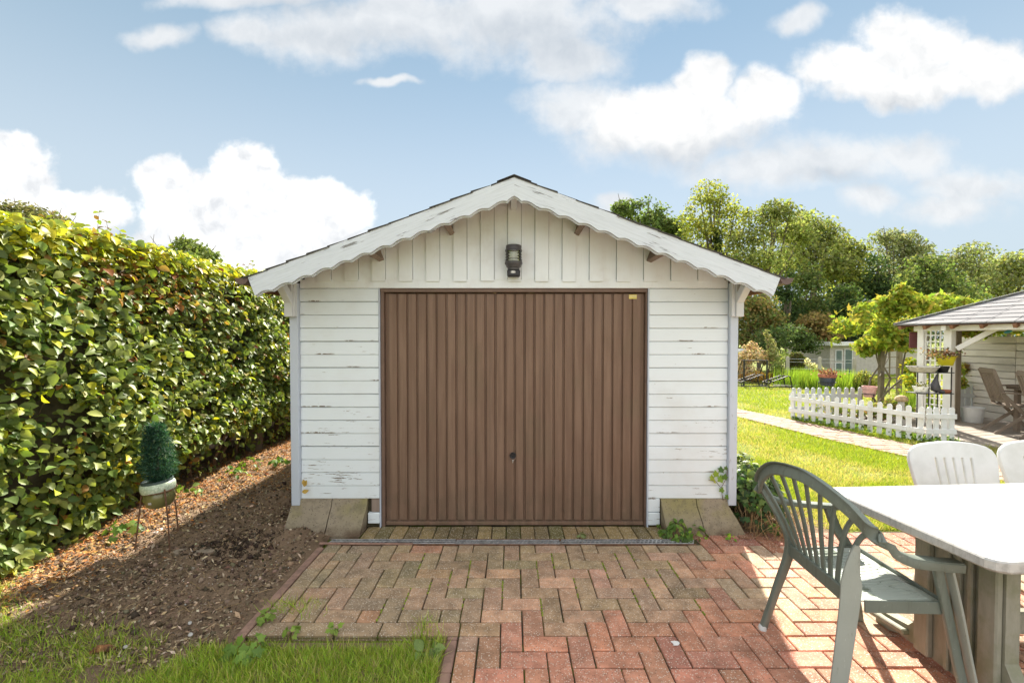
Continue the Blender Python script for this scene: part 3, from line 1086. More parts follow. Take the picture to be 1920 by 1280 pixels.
def grate(x0, x1, z):
    b = MB()
    L = x1 - x0
    for y0, y1 in ((3.264, 3.272), (3.295, 3.301), (3.324, 3.332)):
        b.box(x0, x1, y0, y1, z - 0.02, z, 0.001)
    n = int(L / 0.030)
    for k in range(n + 1):
        x = x0 + k * L / n
        for ya, yb, s in ((3.272, 3.295, 0.0), (3.301, 3.324, 0.013)):
            b.beam((x + s - .004, ya, z - .004), (x + s + .008, yb, z - .004), 0.0085, 0.007)
    return b


for x0, x1, z in ((-1.345, -0.42, 0.004), (-0.412, 0.352, 0.001), (0.366, 1.33, 0.003)):
    grate(x0, x1, z).build('grate', M['galv'], dr)
t = MB()
t.beam((-1.40, 3.243, 0.012), (-0.72, 3.246, 0.006), 0.016, 0.014, ch=.003)
tag(t.build('edging_lath', M['plank_red']), 'thin reddish lath lying along the left end of the drain', 'lath')


# ------------------------------------------------------------------ the brick path across the lawn
def build_path():
    mb = MB()
    L = [(x, y, -0.024) for x, y in PATH_L]; R = [(x, y, -0.024) for x, y in PATH_R]
    mb.add(L + list(reversed(R)), [tuple(range(len(L) + len(R)))])
    p = mb.build('garden_path', M['joint'])
    tag(p, kind='structure')
    b = MB()
    y, k = 3.45, 0
    while y < 12.9:
        xa, xb = poly_x(PATH_L, y + U / 2), poly_x(PATH_R, y + U / 2)
        x = xa - (k % 2) * U
        while x < xb:
            x0, x1 = max(x, xa), min(x + 2 * U, xb)
            if x1 - x0 > .03:
                b.obox(((x0 + x1) / 2, y + U / 2, -0.03 + rng.normal(0, .002)), ((x1 - x0) / 2 - .004, 0, 0), (0, U / 2 - .006, 0), (0, 0, .024))
            x += 2 * U
        y += U; k += 1
    o = b.build('path_bricks', M['brick'], p, kind='stuff')
    o.color = (0.36, 0.235, 0.175, 1)


build_path()


# ------------------------------------------------------------------ the garage
YW = 3.55                                              # face of the front wall
GX = 0.015                                             # ridge
ZR, SL = 2.622, 0.3747                                 # ridge height and roof slope
EAVE = 1.86                                            # half width over the eaves
YF = 3.19                                              # back face of the bargeboards
gar = thing('garage', 'white timber garage with scalloped bargeboards, low pitched roof and brown door', 'garage', (0, YW, 0))


def zr(x):
    return ZR - SL * abs(x - GX)


# closed body behind the cladding
mb = MB()
mb.prism([(-1.70, 0.0), (-1.06, 0.0), (-1.06, 1.895), (1.09, 1.895), (1.09, 0.0), (1.735, 0.0), (1.735, zr(1.735) - .05), (GX, ZR - .05), (-1.70, zr(-1.70) - .05)], 'y', YW + 0.022, YW + 0.09)
mb.build('front_wall', M['core'], gar)  # dark colour paints the shade in the slots between the boards
mb = MB()
mb.box(-1.72, -1.64, YW + .09, 9.4, 0, 1.95); mb.box(1.67, 1.75, YW + .09, 9.4, 0, 1.95)
for sx in (-1.72, 1.75):
    s = -1 if sx < 0 else 1
    for k in range(17):
        z = 0.2 + k * 0.104
        mb.add([(sx, YW + .05, z), (sx, 9.4, z), (sx + s * .018, 9.4, z), (sx + s * .018, YW + .05, z), (sx + s * .004, YW + .05, z + .103), (sx + s * .004, 9.4, z + .103), (sx, YW + .05, z + .103), (sx, 9.4, z + .103)],
               [(0, 1, 2, 3), (3, 2, 5, 4), (4, 5, 7, 6), (0, 3, 4, 6), (1, 7, 5, 2)])
mb.prism([(-1.70, 0.0), (1.735, 0.0), (1.735, zr(1.735) - .05), (GX, ZR - .05), (-1.70, zr(-1.70) - .05)], 'y', 9.4, 9.46)
mb.build('side_wall', M['board'], gar)

# horizontal boards left and right of the door
BZ0, BZ1, NB = 0.232, 1.892, 16
BH = (BZ1 - BZ0) / NB


def lap_board(L):
    h = BH
    prof = [(0.02, 0), (0.0, 0.0), (-0.003, 0.003), (0.003, h - .009), (0.0085, h - .0025), (0.02, h - .0025)]
    return MB().prism(prof, 'x', 0, L).mesh('board', M['board'])


XL0, XL1, XR0, XR1 = -1.668, -1.052, 1.082, 1.700
bl, brd = lap_board(XL1 - XL0), lap_board(XR1 - XR0)
for k in range(NB):
    for x0, me in ((XL0, bl), (XR0, brd)):
        place('board', me, gar, (x0, YW + rng.normal(0, .0012), BZ0 + k * BH + rng.normal(0, .0009)), (rng.normal(0, .004), rng.normal(0, .0012), 0))

# frieze beam over door and boards
mb = MB()
mb.box(-1.665, 1.698, YW - .004, YW + .02, 1.893, 1.960, .002)
mb.build('frieze_beam', M['gable'], gar)

# gable planks, every second one proud of its neighbours
pitch = 0.1063
k0 = -16
for k in range(-16, 17):
    xc = 0.0 + k * pitch + 0.02
    if xc < -1.63 or xc > 1.66: continue
    proud = k % 2 == 0
    w2 = 0.0520 if proud else 0.0515
    ya, yb, zb = (YW - .022, YW - .006, 1.945) if proud else (YW - .006, YW + .012, 1.957)
    zb += rng.normal(0, .0015)
    xa, xb = max(xc - w2, -1.66), min(xc + w2, 1.693)
    x = rng.normal(0, .001)
    pl_ = [(xa, zb), (xb, zb), (xb, zr(xb) - .035)] + ([(GX, ZR - .035)] if xa < GX < xb else []) + [(xa, zr(xa) - .035)]
    mb = MB().prism(pl_, 'y', ya, yb)
    mb.build('gable_plank', M['gable'], gar)

# corner posts, brackets
for s, x0, x1 in ((-1, -1.735, -1.670), (1, 1.702, 1.765)):
    mb = MB(); mb.box(x0, x1, YW - .035, YW + .03, 0.185, 1.93, .004)
    mb.build('corner_post', M['post'], gar)
    xo0, xo1 = (x0 - .012, x1 - .016) if s < 0 else (x0 + .016, x1 + .012)
    mb = MB()
    mb.box(xo0, xo1, YW - .095, YW - .036, 1.665, 1.925, .004)
    mb.beam((xo0 * .5 + xo1 * .5, YW - .07, 1.79), (xo0 * .5 + xo1 * .5, YW - .27, 1.965), xo1 - xo0 - .004, .062, ch=.004)
    mb.build('bracket', M['bracket'], gar)
for x0, x1 in ((-1.700, -1.672), (1.690, 1.718)):
    MB().box(x0, x1, YW - .08, YW - .036, 1.668, 1.93, .002).build('bracket_backing', M['bracket'], gar)

# roof
for s in (-1, 1):
    xe = GX + s * EAVE
    mb = MB()
    poly = [(GX, ZR - .004), (xe, ZR - SL * EAVE - .004), (xe, ZR - SL * EAVE - .028), (GX, ZR - .030)]
    mb.prism(poly, 'y', YF + .004, 9.6)
    mb.build('roof_boarding', M['rafter'], gar)
    # bitumen shingle courses
    n = 13
    for k in range(n):
        a0, a1 = EAVE * k / n, EAVE * (k + 1.12) / n + (0.015 if k == n - 1 else 0)
        mb = MB()
        L = 9.62 - YF + .03
        u0, u1 = GX + s * a0, GX + s * a1
        z0, z1 = ZR - SL * a0, ZR - SL * a1
        y0 = YF - .038 + rng.normal(0, .004)
        t0, t1 = 0.002, 0.008 + abs(rng.normal(0, .002))
        ys_ = [y0, y0 + .5, y0 + 1.6, 9.62]
        vs = []
        for yy in ys_:
            b = rng.normal(0, .002) if yy == y0 else 0
            vs += [(u0, yy, z0 + t0), (u1, yy, z1 + t1 + b), (u1, yy, z1 + t1 - .012 + b), (u0, yy, z0 - .004)]
        fs = []
        for q in range(len(ys_) - 1):
            o_ = q * 4
            fs += [(o_ + i, o_ + (i + 1) % 4, o_ + 4 + (i + 1) % 4, o_ + 4 + i) for i in range(4)]
        fs += [(3, 2, 1, 0), tuple(len(vs) - 4 + i for i in range(4))]
        mb.add(vs, fs)
        mb.build('shingle_course', M['felt'], gar)
mb = MB()
mb.prism([(GX - .12, ZR - .045 + .012), (GX, ZR + .014), (GX + .12, ZR - .045 + .012), (GX, ZR + .006)], 'y', YF - .045, 9.62)
mb.build('ridge_cap', M['felt'], gar)


# bargeboards with a scalloped lower edge; the board's own x runs down the slope
def bargeboard(s):
    ang = math.atan(SL)
    Ls = EAVE / cos(ang)
    ws, wm = 0.124, 0.018
    per = 0.147
    first = 0.098
    def depth(q):
        if q < first:
            tt = q / first
            return ws + wm * tt ** 2.2
        tt = ((q - first) % per) / per
        return ws + wm * (1 - .55 * sin(pi * tt ** 0.72) - .45 * (.5 - .5 * cos(2 * pi * tt ** .8)))
    N = 190
    def strip(off, ya, yb):
        vs, fs = [], []
        for i in range(N + 1):
            q = Ls * i / N
            top = 0.0
            bot = -depth(q) - off
            # mitre at the ridge: both ends of the section lie on the vertical plane x = 0 of the ridge
            xt = q
            xb = q
            f = max(0.0, 1 - q / 0.12)
            xb = q - bot * tan(ang) * f
            for y in (ya, yb):
                vs += [(xt, y, top), (xb, y, bot)]
        for i in range(N):
            a = i * 4
            fs += [(a, a + 1, a + 5, a + 4), (a + 2, a + 6, a + 7, a + 3), (a, a + 4, a + 6, a + 2), (a + 1, a + 3, a + 7, a + 5)]
        fs += [(0, 2, 3, 1), (N * 4, N * 4 + 1, N * 4 + 3, N * 4 + 2)]
        return vs, fs
    out = []
    for off, ya, yb, nm in ((0.0, -0.034, -0.013, 'bargeboard'), (0.009, -0.012, 0.0, 'edge_moulding')):
        vs, fs = strip(off, ya, yb)
        if s < 0: vs = [(-x, y, z) for x, y, z in vs]
        b = MB().add(vs, fs)
        o = b.build(nm, M['barge'])
        o.location = (GX, YF, ZR)
        o.rotation_euler = (0, ang if s > 0 else -ang, 0)
        out.append(o)
    adopt(out[0], gar)
    adopt(out[1], out[0])


bargeboard(-1); bargeboard(1)

# purlin ends under the verge
for xc in (-1.05, -0.50, 0.013, 0.535, 1.10):
    a = -math.atan(SL) * (0 if abs(xc) < .1 else (1 if xc > 0 else -1))
    ax = Vector((cos(a), 0, sin(a))); az = Vector((-sin(a), 0, cos(a)))
    c = Vector((xc, (YF + YW) / 2, zr(xc) - .032)) - az * .047
    MB().obox(c, ax * .0215, (0, (YW - YF) / 2 - .002, 0), az * .047, .003).build('purlin_end', M['bracket'] if abs(xc) < .1 else M['rotten'], gar)

# gutters
for s in (-1, 1):
    xg = GX + s * (EAVE + .045)
    zg = ZR - SL * EAVE - .005
    mb = MB()
    prof = [(.047 * cos(a), .047 * sin(a)) for a in np.linspace(pi, 2 * pi, 11)] + [(.043 * cos(a), .043 * sin(a)) for a in np.linspace(2 * pi, pi, 11)]
    mb.prism([(xg + a, zg + b) for a, b in prof], 'y', YF - .03, 9.6)
    mb.prism([(xg + .046 * cos(a), zg + .046 * sin(a)) for a in np.linspace(pi, 2 * pi, 11)], 'y', YF - .034, YF - .028)
    mb.build('gutter', M['gutter'], gar, smooth=True)
    mb = MB()
    mb.beam((GX + s * (EAVE - .01), YF + .02, zg - .035), (GX + s * (EAVE - .01), 9.6, zg - .035), .02, .10)
    mb.build('eave_board', M['rafter'], gar)

# sloping concrete skirting slabs at the foot of the wall
for (xt0, xt1, xb0, xb1) in ((-1.735, -1.424, -1.75, -1.434), (-1.418, -1.142, -1.425, -1.162), (1.178, 1.452, 1.185, 1.475), (1.458, 1.700, 1.482, 1.785)):
    mb = MB()
    zt, zt2 = 0.236, 0.185
    yb = 3.392
    vs = []
    rows = [(zt, YW + .015, xt0, xt1), (zt - .006, YW - .014, xt0, xt1), (zt2, YW - .03, xt0 * .97 + xb0 * .03, xt1 * .97 + xb1 * .03), (0.10, 3.462, xt0 * .5 + xb0 * .5, xt1 * .5 + xb1 * .5), (-0.012, yb, xb0, xb1), (-.06, yb, xb0, xb1), (-.06, YW + .015, xb0, xb1)]
    for z, y, xa, xb in rows:
        vs += [(xa, y, z), (xb, y, z)]
    fs = [(2 * i, 2 * i + 1, 2 * i + 3, 2 * i + 2) for i in range(len(rows) - 1)] + [(12, 13, 1, 0)]
    fs += [tuple(2 * i for i in reversed(range(7))), tuple(2 * i + 1 for i in range(7))]
    mb.add(vs, fs)
    mb.build('skirting_slab', M['concrete'], gar, smooth=True)
MB().box(-1.142, -1.050, YW - .012, YW + .03, 0.035, 0.118, .004).build('trim_block', M['board'], gar)
tag(MB().box(-1.118, -1.052, YW + .006, YW + .03, 0.12, 0.228, .004).build('stud_end', M['rotten'], gar), 'rotten bare stud end')
MB().box(1.080, 1.172, YW - .010, YW + .03, 0.020, 0.120, .004).build('trim_block', M['board'], gar)
MB().box(1.080, 1.172, YW - .008, YW + .03, 0.126, 0.229, .004).build('trim_block', M['board'], gar)

# door frame and jambs
for x0, x1 in ((-1.050, -1.040), (1.070, 1.0815)):
    MB().box(x0, x1, YW - .004, YW + .03, 0.0, 1.892, .002).build('jamb_lining', M['post'], gar)
mb = MB()
mb.box(-1.038, -1.012, YW + .012, YW + .06, 0.0, 1.888, .003); mb.box(1.055, 1.068, YW + .012, YW + .06, 0.0, 1.888, .003)
mb.box(-1.038, 1.068, YW + .006, YW + .06, 1.862, 1.891, .003)
mb.build('door_frame', M['door_frame'], gar)
mb = MB()
mb.box(-1.010, 1.053, YW + .052, YW + .07, 0.004, 1.858)
leaf = mb.build('garage_door', M['door'], gar)
mb = MB()
mb.box(-1.010, 1.053, YW + .030, YW + .051, 0.004, 0.034, .003)
mb.build('bottom_rail', M['door'], leaf)
NR = 26
rp = 2.063 / (NR + .6)
h0, h1 = 0.042, 1.855
rib = MB()
wv = rp / 2
rib.add([(-wv + .007, 0.016, h0), (-wv + .011, 0, h0 + .004), (wv - .009, 0, h0 + .004), (wv - .004, 0.016, h0), (-wv + .007, 0.016, h1), (-wv + .011, 0, h1 - .004), (wv - .009, 0, h1 - .004), (wv - .004, 0.016, h1)],
        [(0, 1, 5, 4), (1, 2, 6, 5), (2, 3, 7, 6), (0, 3, 2, 1), (4, 5, 6, 7)])
ribm = rib.mesh('rib', M['door'])
for k in range(NR):
    place('rib', ribm, leaf, (-1.010 + rp * (k + .8) , YW + .036, 0))
# lock: escutcheon, keyhole cover, sticker
mb = MB()
mb.prism([(0.005 + .028 * cos(a), 0.552 + .036 * sin(a)) for a in np.linspace(0, 2 * pi, 20, endpoint=False)], 'y', YW + .030, YW + .0355)
mb.build('lock_plate', M['door_frame'], leaf)
mb = MB()
mb.lathe([(0.0, 0.0), (.025, 0.0), (.026, .008), (.022, .013), (.017, .011), (.016, .002), (0, .002)], 18, (0.007, YW + .031, 0.566), Matrix.Rotation(pi / 2, 3, 'X'))
mb.build('handle_rose', M['black_pl'], leaf, smooth=True)
mb = MB()
mb.box(0.0015, 0.0125, YW + .024, YW + .029, 0.524, 0.531, .001); mb.box(0.0045, 0.0095, YW + .024, YW + .029, 0.507, 0.524, .001)
mb.build('key_cover', M['pale_grey'], leaf)
MB().box(0.928, 0.990, YW + .0325, YW + .0345, 1.812, 1.846).build('sticker', M['sticker'], leaf)
MB().box(0.932, 0.986, YW + .0318, YW + .0322, 1.831, 1.8345).build('sticker_print', M['white'], leaf)


# the lantern over the door
def wall_lamp():
    c = at(963, 490, 3.47)
    x, y = c.x, 3.468
    lamp = thing('wall_lamp', 'dark plastic wall lantern with ribbed clear glass and motion sensor above the door', 'wall lamp', (x, YW - .022, 1.96))
    z = lambda py: at(963, py, y).z
    zt, z1, z2, z3, z4, z5 = z(459), z(470), z(491), z(496), z(500), z(519)
    MB().lathe([(0, zt + .002), (.040, zt), (.058, zt - .006), (.060, zt - .014), (.058, zt - .017), (.060, zt - .020), (.059, z1 + .010), (.064, z1 + .006), (.066, z1 - .004), (.060, z1 - .006), (0, z1 - .006)], 28, (x, y, 0)).build('cap', M['lamp_grey'], lamp, smooth=True)
    prof = []
    n = 22
    for i in range(n + 1):
        zz = z1 - .006 + (z2 - z1 + .006) * i / n
        prof.append((.062 + .0015 * (1 if i % 6 < 3 else -1) + (.003 if i > 16 else 0), zz))
    prof += [(p[0] - .004, p[1]) for p in reversed(prof)]
    MB().lathe(prof, 28, (x, y, 0)).build('glass', M['glass'], lamp, smooth=True)
    MB().lathe([(0, z1 - .008), (.034, z1 - .010), (.046, (z1 + z2) / 2), (.036, z2 + .004), (0, z2)], 16, (x, y, 0)).build('bulb', M['white'], lamp, smooth=True)
    MB().lathe([(0, z2), (.067, z2), (.068, z3 + .004), (.066, z3), (.058, z3 - .008), (.055, z4 - .004), (.046, z4 - .010), (.044, z5 + .052), (0, z5 + .052)], 28, (x, y, 0)).build('base', M['lamp_grey'], lamp, smooth=True)
    mb = MB(); mb.box(x - .049, x + .049, y - .040, y + .045, z5, z5 + .052, .008)
    sen = mb.build('sensor_head', M['black_pl'], lamp)
    mb = MB()
    for k, (dx, hh) in enumerate(((-.020, .016), (-.013, .020), (-.006, .020), (.001, .020), (.009, .016))):
        mb.box(x + dx, x + dx + (.0035 if k in (0, 4) else .005), y - .0425, y - .041, z5 + .028 - hh * .3, z5 + .028 + hh * .7)
    mb.build('sensor_lens', M['white'], sen)
    mb = MB(); mb.box(x - .032, x + .032, y + .02, YW - .023, z5 + .01, z1 + .01, .004)
    mb.build('wall_bracket', M['lamp_grey'], lamp)


wall_lamp()

# ------------------------------------------------------------------ the beech hedge
HX, HTOP = -3.10, 2.25                                  # front face, height


def hedge_x(y, z):
    """the bulging face of the hedge"""
    return HX + 0.10 * (fbm2(np.asarray(y) * 1.1 + 5, np.asarray(z) * 1.3, 3, 40) - 0.5) * 2 + 0.06 * np.sin(np.clip(np.asarray(z) / HTOP, 0, 1) * pi) - 0.22 * np.clip((0.55 - np.asarray(z)) / 0.55, 0, 1) ** 1.4 * np.clip((np.asarray(y) - 2.2) / 2.0, 0, 1)


def hedge_top(y):
    return HTOP + 0.07 * (fbm2(np.asarray(y) * 1.5, np.asarray(y) * 0 + 3.3, 3, 50) - 0.5) * 2


def build_hedge():
    hed = thing('hedge', 'tall clipped beech hedge along the left side with yellowing and rusty leaves, painted sun-glow top', 'hedge', (-3.6, 4.6, 0))
    # the dark, twiggy inside
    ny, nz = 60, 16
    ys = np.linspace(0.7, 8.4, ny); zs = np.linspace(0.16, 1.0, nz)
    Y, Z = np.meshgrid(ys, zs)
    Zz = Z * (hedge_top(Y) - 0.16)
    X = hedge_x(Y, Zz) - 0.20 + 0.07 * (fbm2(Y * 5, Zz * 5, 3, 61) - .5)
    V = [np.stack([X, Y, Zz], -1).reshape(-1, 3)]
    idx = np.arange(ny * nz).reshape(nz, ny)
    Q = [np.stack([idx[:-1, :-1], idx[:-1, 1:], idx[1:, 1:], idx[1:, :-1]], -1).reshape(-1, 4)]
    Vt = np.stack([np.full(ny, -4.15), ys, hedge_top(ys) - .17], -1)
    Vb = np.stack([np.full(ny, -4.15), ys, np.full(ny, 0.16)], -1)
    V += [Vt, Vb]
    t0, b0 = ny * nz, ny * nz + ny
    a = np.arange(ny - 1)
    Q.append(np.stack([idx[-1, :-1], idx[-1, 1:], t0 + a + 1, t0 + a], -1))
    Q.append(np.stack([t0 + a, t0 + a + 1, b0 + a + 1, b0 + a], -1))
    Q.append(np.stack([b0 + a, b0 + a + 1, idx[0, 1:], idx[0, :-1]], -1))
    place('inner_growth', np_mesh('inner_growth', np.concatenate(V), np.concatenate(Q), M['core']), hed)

    # leaves: the face, the top and the near end
    N1, N2 = 34000, 11000
    y = 0.8 + 7.4 * rng.random(N1) ** 1.15; z = 0.03 + (HTOP + .02) * rng.random(N1) ** 0.95
    hole = fbm2(y * 2.6, z * 3.4, 4, 77)
    keep = (hole > 0.37) | (rng.random(N1) < 0.25)
    bare = (z < 0.42 + 0.25 * (fbm2(y * 3, z * 0, 3, 90) - .5)) & (y > 3.9) & (rng.random(N1) < 0.80)
    keep &= ~bare
    y, z = y[keep], z[keep]
    n = len(y)
    depth = rng.random(n) ** 1.6 * 0.19
    lump = 0.07 * (fbm2(y * 4.5, z * 5.5, 3, 99) - 0.5) * 2
    p1 = np.stack([hedge_x(y, z) + lump + .04 - depth, y, z], -1)
    n1 = np.stack([0.75 + .45 * rng.normal(size=n), -0.25 + .6 * rng.normal(size=n), 0.72 + .5 * rng.normal(size=n)], -1)
    t1 = np.stack([0.75 + .5 * rng.normal(size=n), -.15 + .75 * rng.normal(size=n), -0.42 + .5 * rng.normal(size=n)], -1)
    y2 = 0.8 + 7.4 * rng.random(N2); x2 = -4.1 + 1.05 * rng.random(N2) ** .6
    z2 = hedge_top(y2) + rng.normal(0, .035, N2) - 0.10 * np.clip((x2 + 3.3) / .3, 0, 1) ** 2
    p2 = np.stack([x2, y2, z2], -1)
    n2 = np.stack([.3 + .5 * rng.normal(size=N2), -.1 + .5 * rng.normal(size=N2), 1 + .4 * rng.normal(size=N2)], -1)
    t2 = np.stack([.6 + .7 * rng.normal(size=N2), .8 * rng.normal(size=N2), .1 + .4 * rng.normal(size=N2)], -1)
    P = np.concatenate([p1, p2]); Nn = np.concatenate([n1, n2]); T = np.concatenate([t1, t2])
    tot = len(P)
    size = np.clip(rng.normal(0.059, .015, tot), .030, .095)
    green = palette([(0.19, 0.25, 0.06), (0.15, 0.21, 0.05), (0.25, 0.30, 0.07), (0.12, 0.175, 0.05), (0.31, 0.35, 0.09)], tot)
    yel = palette([(0.46, 0.47, 0.035), (0.55, 0.50, 0.04), (0.36, 0.40, 0.04)], tot)
    rust = palette([(0.36, 0.17, 0.04), (0.26, 0.10, 0.03), (0.42, 0.26, 0.07), (0.38, 0.33, 0.10)], tot)
    wy = np.clip((P[:, 2] - 1.93) / 0.26, 0, 1) * 0.66 + 0.09  # more yellow towards the top paints sun glowing through the leaves
    col = np.where((rng.random(tot) < wy)[:, None], yel, green)
    band = np.exp(-((P[:, 2] - 1.93) / 0.17) ** 2) * np.exp(-((P[:, 1] - 3.9) / 0.75) ** 2) * 0.50 + 0.022
    band = band + 0.10 * (fbm2(P[:, 1] * 3, P[:, 2] * 3, 3, 123) > 0.66)
    col = np.where((rng.random(tot) < band)[:, None], rust, col)
    # the 300 outermost near leaves stand as objects of their own, the rest are one mass
    cy = np.maximum(P[:, 1], 0.5)
    inview = (P[:, 1] > 2.72) & (np.abs(P[:, 0]) / cy < 1.14) & (np.concatenate([depth, np.full(N2, 1)]) < .03)
    score = np.where(inview, size / cy, 0)
    order = np.argsort(-score)
    one = order[:298]
    mask = np.ones(tot, bool); mask[one] = False
    V, Fq, C = scatter(LEAF_V, LEAF_F, P[mask], Nn[mask], T[mask], size[mask], col[mask])
    tag(place('foliage', np_mesh('foliage', V, Fq, M['leaf'], C, smooth=True), hed), kind='stuff')
    lm = np_mesh('leaf', LEAF_V, LEAF_F, M['leaf_one'], smooth=True)
    for i in one:
        zc = Vector(Nn[i]).normalized(); yc = Vector(T[i]); yc = (yc - zc * yc.dot(zc)).normalized(); xc = yc.cross(zc)
        o = bpy.data.objects.new('leaf', lm); COL.objects.link(o)
        R = Matrix((xc, yc, zc)).transposed().to_4x4()
        s = float(size[i]) * 1.02
        o.matrix_basis = Matrix.Translation(Vector(P[i]) + Vector((.035, 0, 0))) @ R @ Matrix.Diagonal((s, s, s, 1))
        o.color = (*[float(c) for c in col[i]], 1)
        adopt(o, hed)
    # stems and twigs
    mb = MB()
    for k in range(26):
        yy = 2.4 + 5.6 * k / 26 + rng.normal(0, .06)
        x0 = HX - .30 + rng.normal(0, .05)
        pts = [(x0 + rng.normal(0, .01), yy + rng.normal(0, .03), -0.02)]
        for q in range(1, 6):
            pts.append((pts[-1][0] + .03 + rng.normal(0, .025), pts[-1][1] + rng.normal(0, .05), q * 0.17))
        mb.tube(pts, [.022, .02, .018, .014, .011, .008], 6)
    for k in range(260):
        yy = 2.4 + 5.4 * rng.random(); zz = .3 + 1.9 * rng.random()
        p = Vector((hedge_x(yy, zz) - .2, yy, zz))
        d = Vector((.6, rng.normal(0, .5), .25 + rng.normal(0, .4))).normalized()
        mb.tube([p, p + d * .13, p + d * .26 + Vector((0, 0, .03))], [.004, .003, .0015], 3, cap=False)
    mb.build('stem', M['twig'], hed, kind='stuff')
    st = gp(482, 852)
    mb = MB()
    mb.tube([(st.x - .06, st.y + .05, -.05), (st.x - .06, st.y + .05, .12), (st.x - .05, st.y + .06, .30), (st.x - .09, st.y + .10, .55), (st.x - .12, st.y + .1, .9)], [.105, .092, .088, .085, .06], 12)
    mb.build('trunk', M['bark'], hed, smooth=True)
    # loose young shoots over the top
    mb = MB(); sp, sn, stp = [], [], []
    for (px, py, ht) in ((186, 440, .17), (200, 446, .13), (228, 452, .12), (465, 505, .12), (478, 510, .16), (455, 500, .10), (310, 470, .10), (88, 418, .07)):
        Yd = abs(HX - .1) * F / abs(px - 960)
        b = Vector((HX - .12, Yd, HTOP - .03))
        d = Vector((rng.normal(.1, .2), rng.normal(0, .2), 1)).normalized()
        ps = [b + d * ht * 1.5 * q / 4 + Vector((rng.normal(0, .008), rng.normal(0, .008), 0)) for q in range(5)]
        mb.tube(ps, [.003, .0025, .002, .0016, .001], 4, cap=False)
        for q in range(1, 5):
            for e in range(2):
                sp.append(ps[q]); sn.append((rng.normal(0, .5), rng.normal(0, .5), 1)); stp.append((rng.normal(0, 1), rng.normal(0, 1), .3))
    mb.build('shoots', M['twig'], hed, kind='stuff')
    V, Fq, C = scatter(LEAF_V, LEAF_F, np.array(sp), np.array(sn, float), np.array(stp, float), np.full(len(sp), .045), palette([(0.30, .33, .05), (.22, .26, .05), (.2, .12, .05)], len(sp)))
    tag(place('shoot_leaves', np_mesh('shoot_leaves', V, Fq, M['leaf'], C, smooth=True), hed), kind='stuff')


build_hedge()


